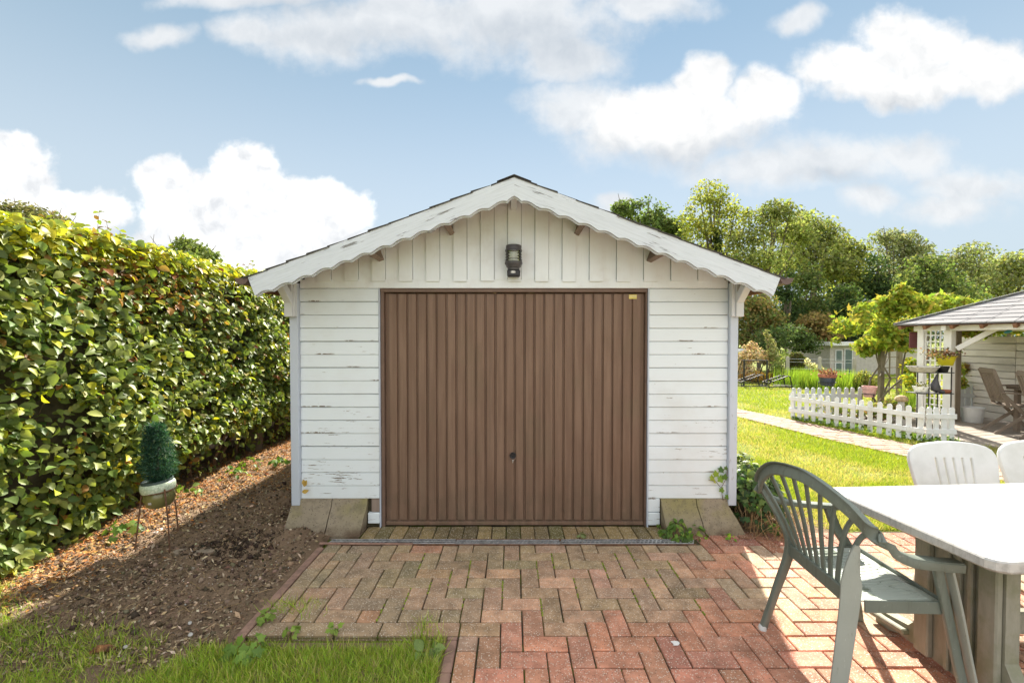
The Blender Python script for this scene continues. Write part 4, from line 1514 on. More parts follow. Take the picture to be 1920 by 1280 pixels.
# ------------------------------------------------------------------ litter, twigs and crumbs on the soil
def build_litter():
    n = 42000
    x = -3.55 + (3.55 - 1.42) * rng.random(n); y = 2.0 + 4.9 * rng.random(n) ** 1.3
    strip = np.exp(-((x + 2.98) / 0.30) ** 2)
    back = np.clip((y - 3.7) / 0.9, 0, 1) * np.clip((-1.5 - x) / .3, 0, 1)
    dens = 0.30 + 0.9 * strip + 0.75 * back + 0.35 * (fbm2(x * 4, y * 4, 3, 31) > .56)
    dens *= np.where((x > -1.75) & (y > 3.4), 0.8, 1)
    k = rng.random(n) < dens
    x, y, strip, back = x[k], y[k], strip[k], back[k]
    n = len(x)
    z = soil_h(x, y) + .004 + .018 * strip * rng.random(n)
    P = np.stack([x, y, z], -1)
    Nn = np.stack([.45 * rng.normal(size=n), .45 * rng.normal(size=n), np.ones(n)], -1)
    T = np.stack([rng.normal(size=n), rng.normal(size=n), .25 * rng.normal(size=n)], -1)
    s = np.stack([rng.uniform(.004, .016, n), rng.uniform(.010, .038, n), np.full(n, .02)], -1)
    big = rng.random(n) < .06 + .12 * strip
    s[big] *= 1.6
    warm = palette([(0.50, 0.24, 0.07), (0.42, 0.17, 0.05), (0.56, 0.33, 0.12), (0.33, 0.14, 0.05), (.44, .30, .15)], n)
    dull = palette([(0.30, 0.21, 0.13), (0.44, 0.33, 0.22), (0.18, 0.125, 0.08), (0.58, 0.46, 0.33), (.12, .08, .055)], n)
    w_ = np.clip(strip * 1.1 + back * .45, 0, .95)
    col = np.where((rng.random(n) < w_)[:, None], warm, dull)
    V, Fq, C = scatter(QUAD_V, QUAD_F, P, Nn, T, s, col)
    tag(place('leaf_litter', np_mesh('leaf_litter', V, Fq, M['litter'], C)), 'dry brown and orange leaf litter strewn over the soil by the hedge', 'leaf litter', kind='stuff')
    # pale crumbs of perlite, bark and small stones
    n = 3200
    x = -3.2 + (3.2 - 1.45) * rng.random(n); y = 2.15 + 1.9 * rng.random(n)
    k = rng.random(n) < .25 + .9 * np.exp(-((x + 1.95) ** 2 + (y - 3.0) ** 2) / .22)
    x, y = x[k], y[k]; n = len(x)
    base = np.array([(1, 0, 0), (-1, 0, 0), (0, 1, 0), (0, -1, 0), (0, 0, .8), (0, 0, -.8)], float)
    bf = np.array([(0, 2, 4), (2, 1, 4), (1, 3, 4), (3, 0, 4), (2, 0, 5), (1, 2, 5), (3, 1, 5), (0, 3, 5)])
    P = np.stack([x, y, soil_h(x, y) + .002], -1)
    s = np.clip(rng.gamma(2.0, .0012, n), .0012, .009)
    col = palette([(0.62, 0.59, 0.54), (0.5, 0.44, 0.36), (0.35, 0.29, 0.22)], n)
    V, Fq, C = scatter(base, bf, P, rand_dirs(n), rand_dirs(n), s, col)
    tag(place('soil_crumbs', np_mesh('soil_crumbs', V, Fq, M['litter'], C)), 'pale perlite grains and crumbs scattered over the dug soil', 'crumbs', kind='stuff')
    # dark clods
    n = 5200
    x = np.concatenate([rng.normal(-1.98, .13, n // 6), rng.uniform(-3.0, -1.43, n - n // 6)]); y = np.concatenate([rng.normal(3.2, .12, n // 6), rng.uniform(2.1, 4.6, n - n // 6)])
    k = x < -1.45
    x, y = x[k], y[k]; n = len(x)
    P = np.stack([x, y, soil_h(x, y) + .003], -1)
    s = np.clip(rng.gamma(1.7, .0040, n), .002, .030)
    V, Fq, C = scatter(base, bf, P, rand_dirs(n), rand_dirs(n), s, np.where((np.hypot(x + 1.98, y - 3.2) < .3)[:, None], palette([(0.045, 0.03, 0.022), (0.075, 0.052, 0.036)], n), palette([(0.12, 0.085, 0.06), (0.20, 0.145, 0.10), (0.29, 0.215, 0.15), (0.07, 0.05, 0.036)], n)))
    tag(place('soil_clods', np_mesh('soil_clods', V, Fq, M['litter'], C)), 'dark crumbly clods heaped on the dug soil', 'soil clods', kind='stuff')
    # roots and twigs
    mb = MB()
    for k in range(420):
        yy = 2.1 + 4.0 * rng.random() ** 1.3
        xx = -3.2 + 1.75 * rng.random()
        if xx > -1.75 and yy > 3.35: continue
        a = rng.random() * 2 * pi; L = .03 + .13 * rng.random() ** 2
        p = [xx, yy]; pts = []
        for q in range(5):
            zz = float(soil_h(np.array([p[0]]), np.array([p[1]]))[0]) + .005 + .02 * rng.random() * sin(pi * q / 4)
            pts.append((p[0], p[1], zz))
            a += rng.normal(0, .22)
            p = [min(p[0] + cos(a) * L / 4, -1.42), p[1] + sin(a) * L / 4]
        mb.tube(pts, [.0019, .0018, .0016, .0012, .0007], 3, cap=False)
    tag(mb.build('dry_roots', M['straw']), 'thin dry roots and stalks lying on the soil', 'roots', kind='stuff')


build_litter()


# ------------------------------------------------------------------ grass
def grass_mesh(name, x, y, z, hgt, wid, cols, label, lean=.5):
    n = len(x)
    P = np.stack([x, y, z], -1)
    up = np.stack([lean * rng.normal(size=n), lean * rng.normal(size=n), np.ones(n)], -1)
    nn = np.stack([rng.normal(size=n), rng.normal(size=n), .3 * np.ones(n)], -1)
    nn = nn - unit(up) * (nn * unit(up)).sum(1, keepdims=True)
    s = np.stack([wid, hgt, hgt], -1)
    V, Fq, C = scatter(BLADE_V[:5], np.array([(0, 1, 2, 3)]), P, nn, up, s, cols)
    n5 = np.arange(n) * 5
    tip = np.stack([n5 + 3, n5 + 2, n5 + 4, n5 + 4], -1)
    F3 = np.concatenate([np.concatenate([Fq[:, [0, 1, 2]], Fq[:, [0, 2, 3]]]), tip[:, :3]])
    o = place(name, np_mesh(name, V, F3, M['grass'], C))
    return tag(o, label, 'grass', kind='stuff')


def near_grass():
    n = 120000
    x = -3.3 + (3.3 - .335) * rng.random(n); y = 1.5 + 1.25 * rng.random(n)
    nz = fbm2(x * 3.2, y * 3.2, 4, 15); nz2 = fbm2(x * 9, y * 9, 3, 16)
    edgeB = 2.205 - 0.05 * nz2 + .04 * np.clip((-1.3 - x) * 1.2, -.2, 0)
    dB = np.clip((edgeB - y) / .03, 0, 1) * np.clip((x + 1.62 + .5 * (nz - .5)) / .18, 0, 1)
    dA = np.clip((2.50 + .35 * (nz - .5) + .28 * (-2.45 - x) - y) / .12, 0, 1) * np.clip((-1.95 + .6 * (nz - .5) - x) / .25, 0, 1) * np.clip((nz - .36) / .2, .05, 1)
    dC = .22 * np.clip((nz - .58) / .08, 0, 1) * (y < 2.55)
    k = rng.random(n) < np.maximum.reduce([dB, .5 * dA, dC])
    x, y, nz = x[k], y[k], nz[k]
    n = len(x)
    h = rng.uniform(.025, .095, n) * np.where(x > -1.6, .95, .62) * (.45 + 1.0 * nz)
    cols = palette([(0.33, 0.47, 0.06), (0.41, 0.54, 0.075), (0.25, 0.38, 0.055), (0.49, 0.56, 0.10), (0.62, 0.55, 0.22)], n, .22)
    grass_mesh('near_grass', x, y, np.where(x < -.3, soil_h(x, y) - .004, 0), h, rng.uniform(.0020, .0044, n), cols, 'rough tufty grass in front of the paving and soil')


near_grass()


def right_lawn():
    n = 190000
    u = rng.random(n)
    ya, yb = 3.5, 19.0
    y = 1 / (1 / ya + u * (1 / yb - 1 / ya))
    x = y * (0.44 + 0.80 * rng.random(n))
    pl_ = np.interp(-y, [-b for a, b in PATH_L], [a for a, b in PATH_L]); pr_ = np.interp(-y, [-b for a, b in PATH_R], [a for a, b in PATH_R])
    e = .05 * (fbm2(x * 5, y * 5, 3, 8) - .5)
    ok = ((x < pl_ - .01 + e) | (x > pr_ + .015 + e)) & (x > 1.80)
    ok &= ~((y < 3.53 + .05 * fbm2(x * 4, y * 0, 3, 4)))
    ok &= ~((x < 2.45 - .25 * (y - 3.5)) & (y < 4.2))
    # deck
    rx, ry = x - DK0.x, y - DK0.y
    a = rx * E1.x + ry * E1.y; b = rx * E2.x + ry * E2.y
    ok &= ~((a > -2.2) & (a < 1.2) & (b > 0) & (b < 3))
    # bare, mossy and straw coloured places thin the blades
    nz = fbm2(x * .8, y * .8, 4, 28)
    ok &= rng.random(n) < np.clip(1.25 - 1.5 * np.clip((nz - .52) / .15, 0, 1) * .75, .15, 1)
    x, y, nz = x[ok], y[ok], nz[ok]
    n = len(x)
    sc_ = np.clip(y / 4.5, 1, 4)
    h = rng.uniform(.024, .058, n) * sc_ ** .35
    h *= np.where((x > pr_[ok]) & (y < 6.2) & (x < 7), 1.9, 1)
    cols = palette([(0.29, 0.36, 0.045), (0.36, 0.42, 0.05), (0.22, 0.30, 0.04), (0.42, 0.44, 0.07)], n, .13)
    dry = palette([(0.55, 0.48, 0.20), (0.45, 0.42, 0.15)], n, .12)
    k = rng.random(n) < np.clip((nz - .47) / .14, 0, .85)
    cols = np.where(k[:, None], dry, cols)
    grass_mesh('lawn_grass', x, y, np.full(n, -.03), h, rng.uniform(.003, .006, n) * sc_, cols, 'short sunlit lawn grass beyond the garage and along the brick path')


right_lawn()


# ------------------------------------------------------------------ small plants
def plant(name, label, cat, loc, n, size, height, spread, cols, base=(LEAF_V, LEAF_F), group=None, seed=0, stems=True, up=.8, loose=0, dome=False):
    """a low plant: stems from one point, leaves as objects"""
    r = np.random.default_rng(100 + seed)
    loc = Vector(loc)
    t = thing(name, label, cat, loc, 0, group)
    me = bpy.data.meshes.get('plant_leaf_%d' % len(base[0])) or np_mesh('plant_leaf_%d' % len(base[0]), base[0], base[1], M['leaf_one'], smooth=True)
    mb = MB()
    for k in range(n):
        a = r.random() * 2 * pi; q = r.random() ** .6
        rad = spread * q
        zz = height * (1 - q ** 2 if dome else r.uniform(.35, 1)) * r.uniform(.75, 1.05) + .006
        p = loc + Vector((cos(a) * rad, sin(a) * rad, zz))
        if stems and k % 2 == 0:
            mb.tube([loc + Vector((cos(a) * .01, sin(a) * .01, -.01)), loc + Vector((cos(a) * rad * .4, sin(a) * rad * .4, zz * .75)), p], .0014 if size < .06 else .002, 3, cap=False)
        nrm = Vector((cos(a) * .5 + r.normal(0, .35), sin(a) * .5 + r.normal(0, .35) - .35, up + r.normal(0, .2))).normalized()
        tp = Vector((cos(a) + r.normal(0, .5), sin(a) + r.normal(0, .5), -.1 + r.normal(0, .3)))
        yc = (tp - nrm * tp.dot(nrm)).normalized(); xc = yc.cross(nrm)
        s = size * r.uniform(.7, 1.2)
        o = bpy.data.objects.new('leaf', me); COL.objects.link(o)
        o.matrix_basis = Matrix.Translation(p) @ Matrix((xc, yc, nrm)).transposed().to_4x4() @ Matrix.Diagonal((s, s, s, 1))
        c = cols[r.integers(0, len(cols))]; f = 1 + r.normal(0, .15)
        o.color = (c[0] * f, c[1] * f, c[2] * f, 1)
        adopt(o, t)
    if mb.v: mb.build('stems', M['straw'], t, kind='stuff')
    return t


FRESH = [(0.24, 0.42, 0.03), (0.32, 0.50, 0.04), (0.18, 0.34, 0.03)]
MID = [(0.11, 0.20, 0.035), (0.15, 0.26, 0.04), (0.09, 0.165, 0.03), (0.22, 0.30, 0.05)]
LOBED = (IVY_V, IVY_F)
s_ = gp(632, 988)
plant('weed_seedling', 'bright green young plant against the left concrete skirting', 'weed', (s_.x, s_.y - .02, 0), 26, .042, .105, .055, FRESH, LOBED, seed=1)
s_ = gp(1272, 1004)
plant('trailing_plant', 'low leafy green plant spilling over the right end of the drain', 'plant', (s_.x - .02, s_.y, 0), 62, .052, .105, .10, MID, seed=2, dome=True)
plant('trailing_plant', 'thin side shoot of green leaves lying on the drain grate', 'plant', (s_.x + .13, s_.y + .01, 0), 36, .042, .062, .085, MID + FRESH[:1], seed=3, dome=True)
s_ = gp(1232, 988)
plant('weed_seedling', 'tiny green seedling at the foot of the right trim block', 'weed', (s_.x, s_.y, 0), 8, .03, .045, .025, MID, seed=4)
s_ = gp(1371, 1010)
plant('weed_seedling', 'tiny yellow green seedling before the right concrete skirting', 'weed', (s_.x, s_.y, 0), 12, .024, .025, .04, FRESH, seed=5)
for (px, py, lab, sd, nn, sz) in ((501, 1163, 'pale green seedling on the edging strip beside the soil', 6, 16, .036), (545, 1192, 'small seedling in the joint of the front border row', 7, 12, .032), (622, 1188, 'spindly seedling near the middle of the front border row', 8, 8, .03)):
    s_ = gp(px, py)
    plant('weed_seedling', lab, 'weed', (s_.x, s_.y, 0), nn, sz, .04, .035, [(0.26, .36, .07), (0.2, .3, .05)], LOBED, seed=sd)
s_ = gp(468, 1226)
plant('geranium_weed', 'lobed leafy weed in the grass at the corner of the paving', 'weed', (s_.x, s_.y, 0), 24, .045, .07, .085, [(0.18, .30, .05), (0.24, .37, .07), (0.14, .24, .05)], LOBED, seed=9)
s_ = gp(806, 1226)
plant('plantain_weed', 'flat grey green rosette in the grass by the near arm of the paving', 'weed', (s_.x - .01, s_.y, 0.01), 13, .058, .03, .05, [(0.17, .25, .07), (0.21, .29, .09)], seed=10)
s_ = gp(1088, 1008)
plant('weed_seedling', 'small grey green seedling in the soldier course before the door', 'weed', (s_.x, s_.y, 0), 9, .034, .03, .03, [(0.2, .25, .1)], seed=11)
for i, (px, py, lab) in enumerate(((438, 900, 'bushy green weed on the litter between hedge and garage'), (345, 935, 'light green weed behind the plant stand'), (225, 1010, 'ivy seedling creeping out below the hedge'), (520, 880, 'straggly weed close to the left corner post'), (470, 880, 'rosette of green leaves below the hedge trunk'))):
    s_ = gp(px, py)
    plant('woodland_weed', lab, 'weed', (s_.x, s_.y, .02), 22, .065, .11, .13, MID + [(0.2, .32, .05)], LOBED if i in (2,) else (LEAF_V, LEAF_F), seed=20 + i, dome=True)


# ivy mound at the right corner of the garage
def ivy_mound():
    c = Vector((1.97, 3.78, -.02))
    t = thing('ivy_bush', 'rounded ivy mound with dry brown stems beside the right corner post', 'ivy', c)
    n = 1500
    d = rand_dirs(n); d[:, 2] = np.abs(d[:, 2])
    lump = 1 + .18 * (fbm2(d[:, 0] * 3 + 9, d[:, 2] * 3 + d[:, 1] * 2, 3, 5) - .5) * 2
    P = d * np.array([.24, .46, .46]) * lump[:, None] * (1 - .12 * rng.random(n)[:, None])
    P = P + np.array([c.x, c.y, .04])
    k = (P[:, 0] > 1.775) & ((P[:, 2] > .17 + .08 * rng.random(n)) | (rng.random(n) < .22))
    P, d = P[k], d[k]; n = len(P)
    Nn = d + .45 * rng.normal(size=(n, 3)) + np.array([0, -.2, .35])
    T = d * .3 + .6 * rng.normal(size=(n, 3)) + np.array([0, 0, -.7])
    sz = rng.uniform(.032, .062, n)
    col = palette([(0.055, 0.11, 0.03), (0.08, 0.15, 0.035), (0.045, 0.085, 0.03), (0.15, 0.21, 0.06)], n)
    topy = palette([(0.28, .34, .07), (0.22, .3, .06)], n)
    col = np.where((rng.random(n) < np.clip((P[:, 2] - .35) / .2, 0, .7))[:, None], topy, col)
    score = np.where(d[:, 1] < .25, 1 / P[:, 1], 0) * sz
    order = np.argsort(-score)[:150]
    mask = np.ones(n, bool); mask[order] = False
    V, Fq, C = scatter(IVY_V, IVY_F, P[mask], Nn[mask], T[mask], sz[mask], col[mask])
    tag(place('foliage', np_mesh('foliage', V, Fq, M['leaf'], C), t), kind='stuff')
    me = np_mesh('leaf', IVY_V, IVY_F, M['leaf_one'])
    for i in order:
        zc = Vector(Nn[i]).normalized(); yc = Vector(T[i]); yc = (yc - zc * yc.dot(zc)).normalized(); xc = yc.cross(zc)
        o = bpy.data.objects.new('leaf', me); COL.objects.link(o); s = float(sz[i])
        o.matrix_basis = Matrix.Translation(Vector(P[i])) @ Matrix((xc, yc, zc)).transposed().to_4x4() @ Matrix.Diagonal((s, s, s, 1))
        o.color = (*[float(q) for q in col[i]], 1)
        adopt(o, t)
    mb = MB()
    for k in range(300):
        a = rng.random() * 2 * pi; r = .30 * rng.random() ** .5
        p = Vector((c.x + cos(a) * r, c.y - .08 + sin(a) * r * 1.35, 0.0))
        if p.x < 1.8: p.x = 1.8 + rng.random() * .2
        q = p + Vector((cos(a) * .05 + rng.normal(0, .06), sin(a) * .06 + rng.normal(0, .06) - .02, .05 + .17 * rng.random()))
        q.x = max(q.x, 1.79)
        mb.tube([p, (p + q) / 2 + Vector((rng.normal(0, .015), rng.normal(0, .015), .01)), q], .0024, 3, cap=False)
    mb.build('dry_stems', M['straw'], t, kind='stuff')
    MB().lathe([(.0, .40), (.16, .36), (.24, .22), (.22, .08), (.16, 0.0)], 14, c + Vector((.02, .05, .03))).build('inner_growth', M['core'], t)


ivy_mound()
sp = thing('ivy_sprig', 'young ivy shoot climbing the white boards beside the right corner post', 'ivy', (1.66, YW - .01, .25))
mb = MB()
main = [(1.69, YW - .012, .14), (1.665, YW - .014, .24), (1.650, YW - .016, .32), (1.69, YW - .022, .40), (1.70, YW - .02, .47)]
mb.tube(main, .0025, 4); mb.tube([main[2], (1.61, YW - .016, .37), (1.55, YW - .016, .385)], .002, 4)
mb.build('stem', M['twig'], sp)
ime = np_mesh('leaf', IVY_V, IVY_F, M['leaf_one'])
for (px, py, sz, c) in ((1352, 885, .055, (.09, .17, .05)), (1343, 893, .055, (.26, .36, .05)), (1335, 900, .05, (.34, .40, .06)), (1350, 903, .06, (.22, .34, .05)), (1358, 898, .05, (.13, .23, .05)), (1340, 905, .035, (.42, .42, .1)), (1352, 922, .045, (.2, .31, .06)), (1362, 934, .045, (.14, .25, .05)), (1360, 880, .035, (.1, .18, .05))):
    p = at(px, py, YW - .03)
    o = place('leaf', ime, None, p, (radians(75 + rng.normal(0, 14)), rng.normal(0, .4), rng.normal(0, .35)), (sz,) * 3)
    o.color = (*c, 1); adopt(o, sp)

# dead leaves caught on the left corner post
dl = np_mesh('dead_leaf', LEAF_V, LEAF_F, M['leaf_one'], smooth=True)
for (px, py, rz, lab) in ((570, 912, .3, 'upper curled yellow dead leaf caught in the left corner of the boards'), (566, 922, 1.4, 'lower yellow dead leaf stuck to the blue grey left post'), (573, 909, -.6, 'small tan dead leaf on the lowest white board near the post')):
    p = at(px, py, YW - .045)
    o = place('dead_leaf', dl, None, p, (radians(80), rz, 0), (.05, .05, .05))
    o.color = (.55, .36, .10, 1)
    tag(o, lab, 'leaf', 'dead leaves on the left post')


# ------------------------------------------------------------------ pot with artificial fir on an iron stand
def plant_stand():
    cx, cy = -2.555, 3.25
    tilt = Matrix.Rotation(radians(-5), 3, 'Y') @ Matrix.Rotation(radians(2), 3, 'X')
    st = thing('plant_stand', 'slim rusty iron plant stand on bare soil before the hedge', 'plant stand', (cx, cy, 0))
    ringz = .402
    mb = MB()
    ring = [Vector((cx, cy, ringz)) + tilt @ Vector((.102 * cos(a), .102 * sin(a), 0)) for a in np.linspace(0, 2 * pi, 33)]
    mb.tube(ring, .0045, 6, cap=False)
    ringo = mb.build('ring', M['rust'], st, smooth=True)
    for a, foot in ((radians(205), (-2.685, 3.175)), (radians(-38), (-2.43, 3.17)), (radians(85), (-2.56, 3.43))):
        top = Vector((cx, cy, ringz + .02)) + tilt @ Vector((.105 * cos(a), .105 * sin(a), 0))
        MB().tube([top, (top + Vector((*foot, .0))) / 2 + Vector((.004, 0, .01)), Vector((*foot, -.03))], [.0058, .0056, .005], 6).build('leg', M['rust'], st, smooth=True)
    pot = thing('flower_pot', 'squat ceramic bowl with speckled pale rim and olive belly on the iron stand', 'pot', (cx, cy, .27))
    c = Vector((cx, cy, .30))
    MB().lathe([(0, -.015), (.064, -.015), (.084, .005), (.097, .045), (.094, .082), (.088, .095)], 32, c, tilt).build('belly', M['olive_glaze'], pot, smooth=True)
    MB().lathe([(.088, .094), (.100, .100), (.106, .118), (.107, .142), (.102, .158), (.095, .163), (.090, .150), (.088, .12)], 32, c, tilt).build('rim', M['speck_glaze'], pot, smooth=True)
    MB().box(cx - .012, cx + .010, cy - .098, cy - .089, .325, .343, .002).build('stuck_label', M['pale_grey'], pot)
    fir = thing('artificial_fir', 'small dark artificial fir in a teal plastic pot set in the bowl', 'artificial tree', (cx, cy, .44))
    MB().lathe([(0, .11), (.086, .11), (.093, .130), (.096, .178), (.091, .180), (.089, .168), (0, .165)], 32, c, tilt).build('plastic_pot', M['teal_pot'], fir, smooth=True)
    MB().tube([c + tilt @ Vector((0, 0, .16)), c + Vector((-.015, 0, .35)), c + Vector((-.02, 0, .57))], [.012, .01, .006], 8).build('trunk', M['twig'], fir)
    n = 9500
    q = rng.random(n)
    br = np.floor(q * 15) / 15 + .02 * rng.normal(size=n)
    q = np.clip(.5 * q + .5 * br, 0, 1)
    a = rng.random(n) * 2 * pi
    env = np.interp(q, [0, .10, .25, .45, .7, .88, 1.0], [.03, .085, .105, .095, .074, .056, .024])
    env = env * (1 + .22 * np.sin(a * 5 + q * 40) * .8)
    r = env * rng.random(n) ** .45
    ax_ = np.interp(q, [0, 1], [0, -.03])
    P = np.stack([cx + ax_ + r * np.cos(a), cy + r * np.sin(a), .47 + .415 * q], -1)
    T = np.stack([np.cos(a), np.sin(a), .35 * np.ones(n)], -1) + .8 * rng.normal(size=(n, 3))
    s = np.stack([np.full(n, .0035), rng.uniform(.022, .042, n), np.full(n, .01)], -1)
    V, Fq, C = scatter(QUAD_V, QUAD_F, P, rand_dirs(n), T, s, palette([(0.022, 0.075, 0.045), (0.035, 0.105, 0.06), (0.018, 0.055, 0.04), (0.07, 0.16, 0.11)], n, .25))
    tag(place('needles', np_mesh('needles', V, Fq, M['leaf'], C), fir), kind='stuff')


plant_stand()

# odds and ends on the ground
p = gp(362, 1043)
mb = MB()
poly = [(p.x + .135 * cos(a) * (1 + .08 * sin(3 * a)), p.y + .055 * sin(a) * (1 + .1 * cos(2 * a))) for a in np.linspace(0, 2 * pi, 18, endpoint=False)]
mb.prism(poly, 'z', -.03, .038)
tag(mb.build('buried_stone', M['slab']), 'flat brown stone half buried in soil right of the plant stand', 'stone')
p = gp(270, 1003)
mb = MB()
mb.obox((p.x, p.y, .012), (.10, .03, .006), (-.01, .045, 0), (0, 0, .012), .006)
tag(mb.build('loose_tile', M['pale_grey']), 'pale flat tile fragment lying in litter behind the plant stand', 'tile')
p = gp(192, 1226)
mb = MB()
mb.tube([(p.x - .045, p.y - .012, .012), (p.x - .02, p.y, .024), (p.x + .02, p.y + .006, .024), (p.x + .05, p.y + .014, .016)], [.010, .020, .019, .008], 8)
tag(mb.build('rotten_wood', M['rotten_lump'], smooth=True), 'rotten orange brown lump of wood on the patchy grass', 'wood')
for px, py, r, lab in ((357, 1189, .013, 'pale pebble on the soil near the grass'), (356, 1167, .012, 'grey brown pebble on the soil behind the pale one'), (235, 1212, .012, 'flat grey pebble at the edge of the patchy grass')):
    p = gp(px, py, .01)
    b = MB().lathe([(0, -.5 * r), (.7 * r, -.42 * r), (r, 0), (.75 * r, .4 * r), (.3 * r, .55 * r), (0, .57 * r)], 9, (0, 0, 0))
    b.v = [(v[0] * 1.25 + rng.normal(0, r * .06), v[1] * .85 + rng.normal(0, r * .06), v[2]) for v in b.v]
    o = b.build('pebble', M['pale_grey'], smooth=True); o.location = p
    o.rotation_euler = (0, 0, rng.random() * 3)
    tag(o, lab, 'pebble', 'pebbles on the soil')
p = gp(1266, 1207)
mb = MB()
poly = [(p.x + .017 * cos(a) * (1 + .35 * sin(3 * a + 1)), p.y + .02 * sin(a) * (1 + .3 * cos(2 * a))) for a in np.linspace(0, 2 * pi, 22, endpoint=False)]
mb.prism(poly, 'z', .0035, .007)
tag(mb.build('bird_dropping', M['white']), 'white splash of bird dropping on a red paving brick', 'dropping')

# ------------------------------------------------------------------ faded green armchair in front of the table
def catmull(pts, n=8):
    P = [Vector(p) for p in pts]
    out = []
    for i in range(len(P) - 1):
        a, b, c, d = P[max(i - 1, 0)], P[i], P[i + 1], P[min(i + 2, len(P) - 1)]
        for k in range(n):
            t = k / n
            out.append(.5 * ((2 * b) + (c - a) * t + (2 * a - 5 * b + 4 * c - d) * t * t + (3 * b - a - 3 * c + d) * t ** 3))
    out.append(P[-1])
    return out


def rrect(w_, h_, r=.004):
    """rounded rectangle profile"""
    pts = []
    for cx, cy, a0 in ((w_ / 2 - r, h_ / 2 - r, 0), (-w_ / 2 + r, h_ / 2 - r, 90), (-w_ / 2 + r, -h_ / 2 + r, 180), (w_ / 2 - r, -h_ / 2 + r, 270)):
        for a in (0, 45, 90):
            pts.append((cx + r * cos(radians(a0 + a)), cy + r * sin(radians(a0 + a))))
    return pts


def green_chair():
    G = M['green_plastic']
    ch = thing('garden_armchair', 'faded green plastic armchair with fan back pulled up to the white table', 'chair', (1.55, 2.06, 0))
    ctrl = [(1.785, 1.782, .603), (1.68, 1.782, .612), (1.575, 1.788, .628), (1.485, 1.808, .688), (1.415, 1.885, .785), (1.355, 2.02, .856), (1.325, 2.13, .868), (1.305, 2.245, .845), (1.303, 2.335, .772), (1.335, 2.392, .69), (1.42, 2.402, .638), (1.55, 2.402, .615), (1.765, 2.385, .603)]
    path = catmull(ctrl, 8)
    n = len(path)
    bn = Vector((-.93, 0, .36))
    ups = []
    for i, p in enumerate(path):
        q = min(1, max(0, (p.z - .635) / .10))
        ups.append((Vector((0, 0, 1)) * (1 - q) + bn * q).normalized())
    mb = MB()
    def prof(t):
        k = abs(t - .5) * 2
        return rrect(.050 + .012 * (1 - k), .020, .006)
    mb.sweep(path, prof, ups)
    mb.build('back_frame', G, ch, smooth=True)
    # turned-down outer rim of the frame
    mb = MB()
    rim = []
    for i, p in enumerate(path):
        d = (path[min(i + 1, n - 1)] - path[max(i - 1, 0)]).normalized()
        side = d.cross(ups[i]).normalized()
        sgn = 1 if side.dot(p - Vector((1.42, 2.09, .55))) > 0 else -1
        rim.append(p + side * sgn * .025 - ups[i] * .012 * (-1 if p.z > .66 else 1))
    mb.sweep(rim, rrect(.007, .034, .003), ups)
    mb.build('frame_rim', G, ch, smooth=True)
    # slats of the fan back
    tops = [(1.468, 1.822, .705), (1.436, 1.856, .752), (1.400, 1.915, .808), (1.368, 1.985, .842), (1.345, 2.055, .862), (1.328, 2.125, .866), (1.314, 2.20, .856), (1.304, 2.275, .825), (1.315, 2.352, .742)]
    for i, tp in enumerate(tops):
        yb = 1.895 + i * .0455
        b = Vector((1.413 + .003 * i, yb, .435)); t = Vector(tp)
        c = Vector((b.x * .45 + t.x * .55, yb + (t.y - yb) * .06, b.z + (t.z - b.z) * (.93 if i < 3 else .62)))
        pts = [(1 - s) ** 2 * b + 2 * s * (1 - s) * c + s * s * t for s in np.linspace(0, 1, 13)]
        mb = MB()
        mb.sweep(pts, rrect(.0245, .011, .004), bn)
        mb.build('slat', G, ch, smooth=True)
    # rail under the slats
    MB().beam((1.428, 2.295, .418), (1.402, 1.885, .418), .016, .062, (0, 0, 1), .005).build('back_rail', G, ch)
    # seat: a dished plate with moulded ribs
    nu, nv = 14, 12
    def seat_pt(u, v, dz=0):
        rear = Vector((1.428, 2.285, .415)).lerp(Vector((1.393, 1.848, .415)), v)
        front = Vector((1.770, 2.285, .432)).lerp(Vector((1.768, 1.815, .432)), v)
        p = rear.lerp(front, u)
        p.z += -.022 * sin(pi * u) * sin(pi * v) ** .7 - .018 * max(0, (u - .85) / .15) ** 2 + dz
        return p
    vs, fs = [], []
    for dz in (0, -.006):
        for i in range(nu + 1):
            for j in range(nv + 1):
                vs.append(seat_pt(i / nu, j / nv, dz))
    w1 = nv + 1; o2 = (nu + 1) * w1
    for i in range(nu):
        for j in range(nv):
            a = i * w1 + j
            fs.append((a, a + 1, a + w1 + 1, a + w1)); fs.append((o2 + a, o2 + a + w1, o2 + a + w1 + 1, o2 + a + 1))
    edge = [i * w1 for i in range(nu + 1)] + [nu * w1 + j for j in range(1, nv + 1)] + [i * w1 + nv for i in range(nu - 1, -1, -1)] + [j for j in range(nv - 1, 0, -1)]
    for a, b in zip(edge, edge[1:] + edge[:1]):
        fs.append((a, b, b + o2, a + o2))
    seat = MB().add(vs, fs).build('seat', M['seat_plastic'], ch, smooth=True)
    rb = MB()
    for k in range(19):
        v = .06 + .88 * k / 18
        pts = [seat_pt(u, v, .0006) for u in np.linspace(.10, .86, 9)]
        rb.sweep(pts, rrect(.0185, .003, .0012), (0, 0, 1))
    rb.build('seat_ribs', M['seat_plastic'], seat, smooth=True, kind='stuff')
    for a, b in (((1.452, 1.834), (1.772, 1.806)), ((1.430, 2.294), (1.772, 2.296)), ((1.776, 1.806), (1.776, 2.296))):
        MB().beam((a[0], a[1], .398), (b[0], b[1], .408), .010, .052, (0, 0, 1), .003).build('seat_skirt', G, ch)
    # legs
    def leg(pts, prof_, name='leg', up=(0, 1, 0), m_=G):
        mb = MB(); mb.sweep(catmull(pts, 5), prof_, up); return mb.build(name, m_, ch, smooth=True)
